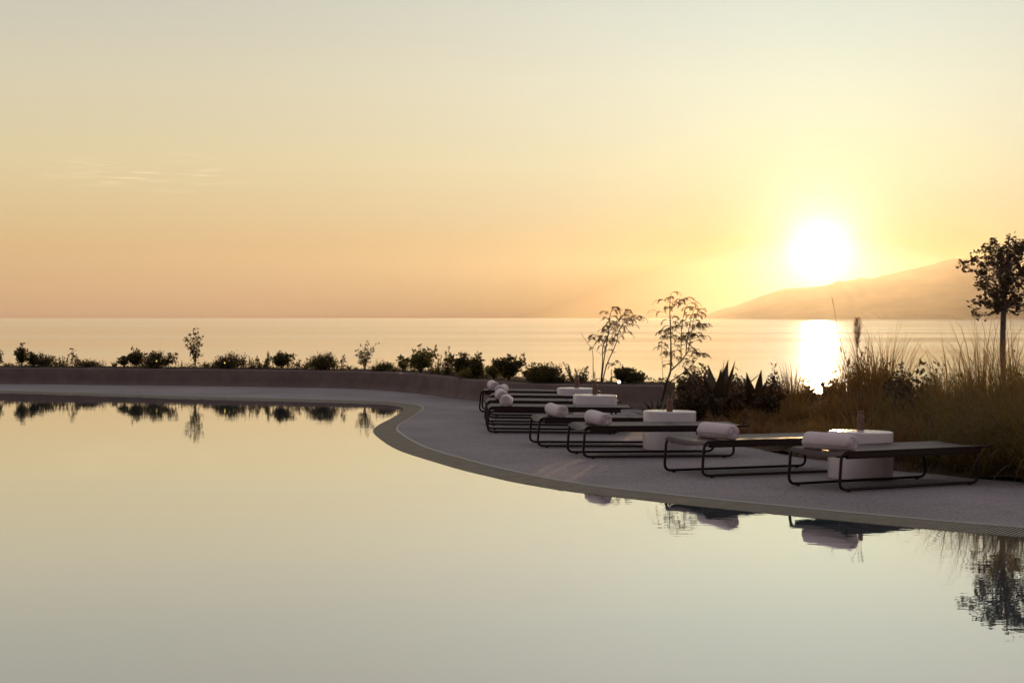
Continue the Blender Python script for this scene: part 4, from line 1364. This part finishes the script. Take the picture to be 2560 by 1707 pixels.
# round crowned tree on the right
def crown_tree():
    rnd = random.Random(17)
    d = 22.5
    base = bed_at(2503, d)
    root = empty('round_crowned_tree', base)
    tr, lf = MB(), MB()
    T = lambda x, y: (2360 + x / 3.92, 560 + y / 3.92)
    trunk = [Vector((0, 0, 0))] + [at_d(*T(x, y), d) - base for x, y in ((580, 1500), (576, 1300), (576, 1100), (580, 950), (586, 800), (592, 700), (600, 600), (612, 480), (620, 360), (625, 240))]
    tq = catmull(trunk, .08)
    nq = len(tq)
    tr.tube(tq, [.040 * (1 - .16 * j / nq) if j < nq * .62 else .040 * (.9 - 1.6 * (j / nq - .62)) for j in range(nq)], 12)
    # limbs: image targets around the crown plus depth spread
    targets = [(185, 365), (280, 320), (300, 290), (355, 240), (430, 190), (490, 125), (540, 130), (600, 115), (690, 150), (740, 190), (800, 170), (860, 230), (920, 300), (960, 380), (930, 470), (880, 540),
               (330, 560), (380, 590), (420, 470), (360, 430), (470, 340), (540, 250), (640, 230), (700, 290), (780, 330), (850, 400), (800, 480), (720, 540), (500, 590), (440, 660), (410, 850), (430, 760),
               (500, 800), (300, 880), (270, 750), (335, 740), (650, 850), (690, 830), (760, 780), (820, 720), (880, 660), (700, 690), (470, 700), (540, 660), (640, 600), (560, 420), (600, 330), (510, 480), (660, 420), (580, 520),
               (460, 420), (520, 200), (400, 300), (760, 240), (840, 300), (620, 170), (680, 200)]
    def add_leaves(p, n, sp, up=.2):
        for _ in range(n):
            q = p + Vector((rnd.gauss(0, sp), rnd.gauss(0, sp), rnd.gauss(0, sp)))
            s = rnd.uniform(.042, .070)
            lf.leaf(q, rdir(rnd, up - .2), Vector((rnd.gauss(0, 1), rnd.gauss(0, 1), rnd.gauss(0, 1))), s, s * .62, .12)
    for k, (x, y) in enumerate(targets):
        y = 155 + (y - 115) * .95
        e = at_d(*T(x, y), d) - base
        rx = abs(x - 600) / 340
        dep = .55 * math.sqrt(max(.05, 1 - min(1, rx) ** 2)) * rnd.uniform(-1, 1)
        if k < 18: dep *= .5
        e.y += dep
        # start on the trunk a bit lower than the target
        zt = min(max(e.z - rnd.uniform(.15, .45), trunk[5].z), trunk[-1].z)
        s0 = min(tq, key=lambda p: abs(p.z - zt))
        mid = s0.lerp(e, .55) + Vector((rnd.gauss(0, .03), rnd.gauss(0, .03), rnd.uniform(-.06, .04)))
        br = catmull([s0, mid, e], .05)
        n = len(br)
        tr.tube(br, [.013 - .009 * j / max(1, n - 1) for j in range(n)], 5)
        for j in range(n):
            t = j / max(1, n - 1)
            if t > .35:
                add_leaves(br[j], rnd.choice((0, 0, 3, 5)), .022)
        add_leaves(e, 9, .030)
        for q in range(3):
            b_ = br[int(n * rnd.uniform(.4, .95))]
            e2 = b_ + rdir(rnd, -.1) * rnd.uniform(.05, .11)
            tr.tube([b_, e2], [.004, .002], 4, False)
            add_leaves(b_.lerp(e2, .5), 2, .024); add_leaves(e2, 6, .026)
    tr.build('trunk', M['bark_pale'], root, True)
    lf.build('crown', M['leaf_tree'], root)
    tag(root, 'small tree with a round leathery crown on a straight bare trunk at the right', 'tree')
crown_tree()

# ground cover: short fine grass filling the bed between the clumps
rnd = random.Random(77)
mb = MB()
cnt = 0
while cnt < 19000:
    x = rnd.uniform(1.2, 9.5); y = rnd.uniform(14.5, 27.5)
    if x / y * F > 2100 or not inside(bed_poly, x, y): continue
    dd = min((p.x - x) ** 2 + (p.y - y) ** 2 for p in bl[::2])
    if dd < .003: continue
    cnt += 1
    z = zbed(x, y) - .01
    a = rnd.uniform(0, 2 * PI); ln = rnd.uniform(.10, .34) * min(1, .45 + dd)
    le = rnd.uniform(.05, .75) * ln
    pts = [Vector((x + math.cos(a) * le * t * t, y + math.sin(a) * le * t * t, z + ln * (t - .25 * t * t * t))) for t in (0, .33, .66, 1)]
    mb.blade(pts, rnd.uniform(.006, .011), Vector((-math.sin(a + rnd.gauss(0, .6)), math.cos(a), 0)))
tag(mb.build('ground_cover_grass', M['grass_tan']), 'short dry grass covering the bed between the clumps', None, None, 'stuff')

# ------------------------------------------------------------------ garden lamps
def lamp(px, py, d, lens, r, lab):
    p = at_d(px, py, d)
    root = empty('garden_lamp', p)
    mb = MB(); mb.tube([Vector((0, .02, WT - .02 - p.z)), Vector((0, .02, -r * .6))], .006, 8); mb.build('stake', M['lamp_body'], root, True)
    mb = MB()
    mb.tube([Vector((0, -r * .9, 0)), Vector((0, -r * .5, 0)), Vector((0, r, 0)), Vector((0, r * 1.6, 0))], [r * 1.18, r * 1.2, r * 1.15, r * .7], 20)
    mb.build('housing', M['lamp_body'], root, True)
    mb = MB()
    rows = []
    for a in range(6):
        e = a / 5 * PI / 2
        rows.append([Vector((math.cos(2 * PI * j / 20) * r * math.cos(e), -r * .9 - .3 * r * math.sin(e), math.sin(2 * PI * j / 20) * r * math.cos(e))) for j in range(21)])
    mb.grid(rows); mb.build('lens', lens, root, True)
    tag(root, lab, 'lamp', 'garden lamps on the wall planter')
lamp(1547.5, 954.5, wall_d(1547) + TH - .06, M['lens_white'], .025, 'small lit white garden lamp at the right part of the wall')
lamp(392, 902.5, wall_d(392) + TH + .02, M['lens_yellow'], .018, 'small yellow lit lamp in front of the dense dome shrub')
lamp(562, 907, wall_d(562) + TH + .02, M['lens_yellow'], .013, 'faint yellow lit lamp at the left of the wide pointed dome shrub')

# ------------------------------------------------------------------ haze
HZ = [0.5 / 30000]
mb = MB(); mb.box(-8200, 8200, -300, 12600, SEA_Z - 3, 400)
m = bpy.data.materials.new('evening_haze'); m.use_nodes = True
nt = m.node_tree
for n_ in list(nt.nodes):
    if n_.type != 'OUTPUT_MATERIAL': nt.nodes.remove(n_)
pv = nd(nt, 'ShaderNodeVolumePrincipled')
pv.inputs['Color'].default_value = (.97, .90, .82, 1)
pv.inputs['Density'].default_value = HZ[0]
pv.inputs['Anisotropy'].default_value = .845
nt.links.new(pv.outputs[0], nt.nodes['Material Output'].inputs['Volume'])
tag(mb.build('haze', m), kind='stuff')

# ------------------------------------------------------------------ sky and sun
SUN_AZ, SUN_EL = math.atan((2050 - CX) / F), math.atan((EYE - 628) / F)
sv = Vector((math.sin(SUN_AZ) * math.cos(SUN_EL), math.cos(SUN_AZ) * math.cos(SUN_EL), math.sin(SUN_EL)))
sun = bpy.data.lights.new('sun', 'SUN')
sun.energy = 1.88
sun.angle = R(.55)
sun.color = (1, .62, .28)
so = bpy.data.objects.new('sun', sun); COL.objects.link(so)
so.rotation_euler = sv.to_track_quat('Z', 'Y').to_euler()

w = bpy.data.worlds.new('World'); SC.world = w
w.use_nodes = True
nt = w.node_tree
bg = nt.nodes['Background']
def mth(op, a, b_=None, c=None, clamp=False):
    n_ = nd(nt, 'ShaderNodeMath', operation=op); n_.use_clamp = clamp
    for i, q in enumerate((a, b_, c)):
        if q is None: continue
        if isinstance(q, (int, float)): n_.inputs[i].default_value = q
        else: nt.links.new(q, n_.inputs[i])
    return n_.outputs[0]
def vmul(col, f):
    n_ = nd(nt, 'ShaderNodeVectorMath', operation='SCALE')
    if isinstance(col, tuple): n_.inputs[0].default_value = col
    else: nt.links.new(col, n_.inputs[0])
    if isinstance(f, (int, float)): n_.inputs['Scale'].default_value = f
    else: nt.links.new(f, n_.inputs['Scale'])
    return n_.outputs[0]
def vadd(a, b_):
    n_ = nd(nt, 'ShaderNodeVectorMath', operation='ADD')
    nt.links.new(a, n_.inputs[0]); nt.links.new(b_, n_.inputs[1])
    return n_.outputs[0]
tc = nd(nt, 'ShaderNodeTexCoord')
nrmz = nd(nt, 'ShaderNodeVectorMath', operation='NORMALIZE'); nt.links.new(tc.outputs['Generated'], nrmz.inputs[0])
dirn = nrmz.outputs[0]
sep = nd(nt, 'ShaderNodeSeparateXYZ'); nt.links.new(dirn, sep.inputs[0])
elev = mth('MULTIPLY', mth('ARCSINE', sep.outputs['Z']), 180 / PI)
tpos = mth('POWER', mth('DIVIDE', mth('MAXIMUM', elev, 0.0), 60.0, clamp=True), .5)
def P_(e): return (max(0, e) / 60) ** .5
WEST = [(0, (.59, .345, .205)), (1.2, (.68, .435, .225)), (2.45, (.72, .487, .238)), (5.04, (.73, .60, .35)), (7.8, (.68, .61, .435)), (10.5, (.585, .57, .468)), (14, (.56, .54, .46)), (22, (.45, .43, .43)), (38, (.36, .335, .365)), (60, (.325, .30, .335))]
west = ramp(nt, tpos, [(P_(e), c) for e, c in WEST])
east = ramp(nt, tpos, [(0, (.17, .115, .105)), (P_(6), (.19, .135, .135)), (P_(20), (.22, .18, .21)), (1, (.325, .30, .335))])
dot = nd(nt, 'ShaderNodeVectorMath', operation='DOT_PRODUCT'); nt.links.new(dirn, dot.inputs[0]); dot.inputs[1].default_value = sv
ang = mth('MULTIPLY', mth('ARCCOSINE', mth('MINIMUM', dot.outputs['Value'], .9999999)), 180 / PI)
side = nd(nt, 'ShaderNodeMapRange', interpolation_type='SMOOTHSTEP'); nt.links.new(dot.outputs['Value'], side.inputs['Value'])
side.inputs['From Min'].default_value = -.35; side.inputs['From Max'].default_value = .92
mixc = nd(nt, 'ShaderNodeMix', data_type='RGBA'); nt.links.new(side.outputs[0], mixc.inputs['Factor']); nt.links.new(east, mixc.inputs['A']); nt.links.new(west, mixc.inputs['B'])
def bell(width, pw, k):
    return mth('MULTIPLY', mth('EXPONENT', mth('MULTIPLY', mth('POWER', mth('DIVIDE', ang, width), pw), -1.0)), k)
total = vadd(mixc.outputs['Result'], vmul((-.42, -.16, -.02), bell(9.0, 1.6, 1.0)))
total = vadd(total, vmul((.36, .335, .285), bell(14.0, 2.0, 1.0)))
low = mth('EXPONENT', mth('MULTIPLY', mth('MAXIMUM', elev, 0.0), -.25))
total = vadd(total, vmul((-1.19, -.875, -.605), mth('MULTIPLY', bell(13.0, 2.0, 1.0), low)))
total = vadd(total, vmul((-.45, -.52, -.45), mth('MULTIPLY', bell(5.5, 2.0, 1.0), low)))
total = vadd(total, vmul((.08, .20, .10), bell(5.0, 2.0, 1.0)))
low2 = mth('EXPONENT', mth('MULTIPLY', mth('MAXIMUM', elev, 0.0), -.55))
total = vadd(total, vmul((-.40, -.42, -.26), mth('MULTIPLY', bell(5.5, 2.0, 1.0), low2)))
vm_ = nd(nt, 'ShaderNodeVectorMath', operation='MAXIMUM'); nt.links.new(total, vm_.inputs[0]); vm_.inputs[1].default_value = (.01, .01, .01)
total = vm_.outputs[0]
total = vadd(total, vmul((.0, .10, .13), bell(2.3, 2.0, 1.0)))
total = vadd(total, vmul((1.0, .95, .80), bell(1.42, 1.4, .72)))
total = vadd(total, vmul((1.0, .97, .88), bell(.44, 1.25, 4.0)))
# thin wisps of cloud low on the left
mp = nd(nt, 'ShaderNodeMapping'); nt.links.new(dirn, mp.inputs['Vector']); mp.inputs['Scale'].default_value = (30, 30, 420)
mp.inputs['Rotation'].default_value = (0, R(-1.5), 0)
nz = nd(nt, 'ShaderNodeTexNoise'); nt.links.new(mp.outputs[0], nz.inputs['Vector']); nz.inputs['Scale'].default_value = 1.0; nz.inputs['Detail'].default_value = 5
cw = mth('MULTIPLY', mth('SUBTRACT', nz.outputs['Fac'], .50, clamp=True), 4.0, clamp=True)
de = mth('DIVIDE', mth('SUBTRACT', elev, (EYE - 445) / F * 180 / PI), .45)
da = mth('DIVIDE', mth('SUBTRACT', mth('MULTIPLY', mth('ARCTAN2', sep.outputs['X'], sep.outputs['Y']), 180 / PI), math.atan((370 - CX) / F) * 180 / PI), 2.3)
msk = mth('EXPONENT', mth('MULTIPLY', mth('ADD', mth('MULTIPLY', de, de), mth('MULTIPLY', da, da)), -1.0))
total = vadd(total, vmul((.30, .28, .24), mth('MULTIPLY', cw, msk)))
sky = nd(nt, 'ShaderNodeTexSky', sky_type='NISHITA')
sky.sun_disc = False; sky.sun_elevation = SUN_EL; sky.sun_rotation = SUN_AZ; sky.dust_density = 2.0
total = vadd(total, vmul(sky.outputs[0], .003))
nt.links.new(total, bg.inputs['Color'])
bg.inputs['Strength'].default_value = 1.0

# ------------------------------------------------------------------ camera and render settings
cam = bpy.data.cameras.new('camera')
cam.sensor_width = 36; cam.lens = F / 2560 * 36
cam.clip_start = .1; cam.clip_end = 60000
co = bpy.data.objects.new('camera', cam); COL.objects.link(co)
co.location = (0, 0, H); co.rotation_euler = (PI / 2 - PITCH, 0, 0)
SC.camera = co
vs_ = SC.view_settings
vs_.view_transform = 'Standard'; vs_.look = 'None'; vs_.exposure = 0; vs_.gamma = 1
SC.cycles.use_denoising = True
SC.cycles.max_bounces = 8
SC.cycles.volume_bounces = 0
SC.cycles.sample_clamp_indirect = 8
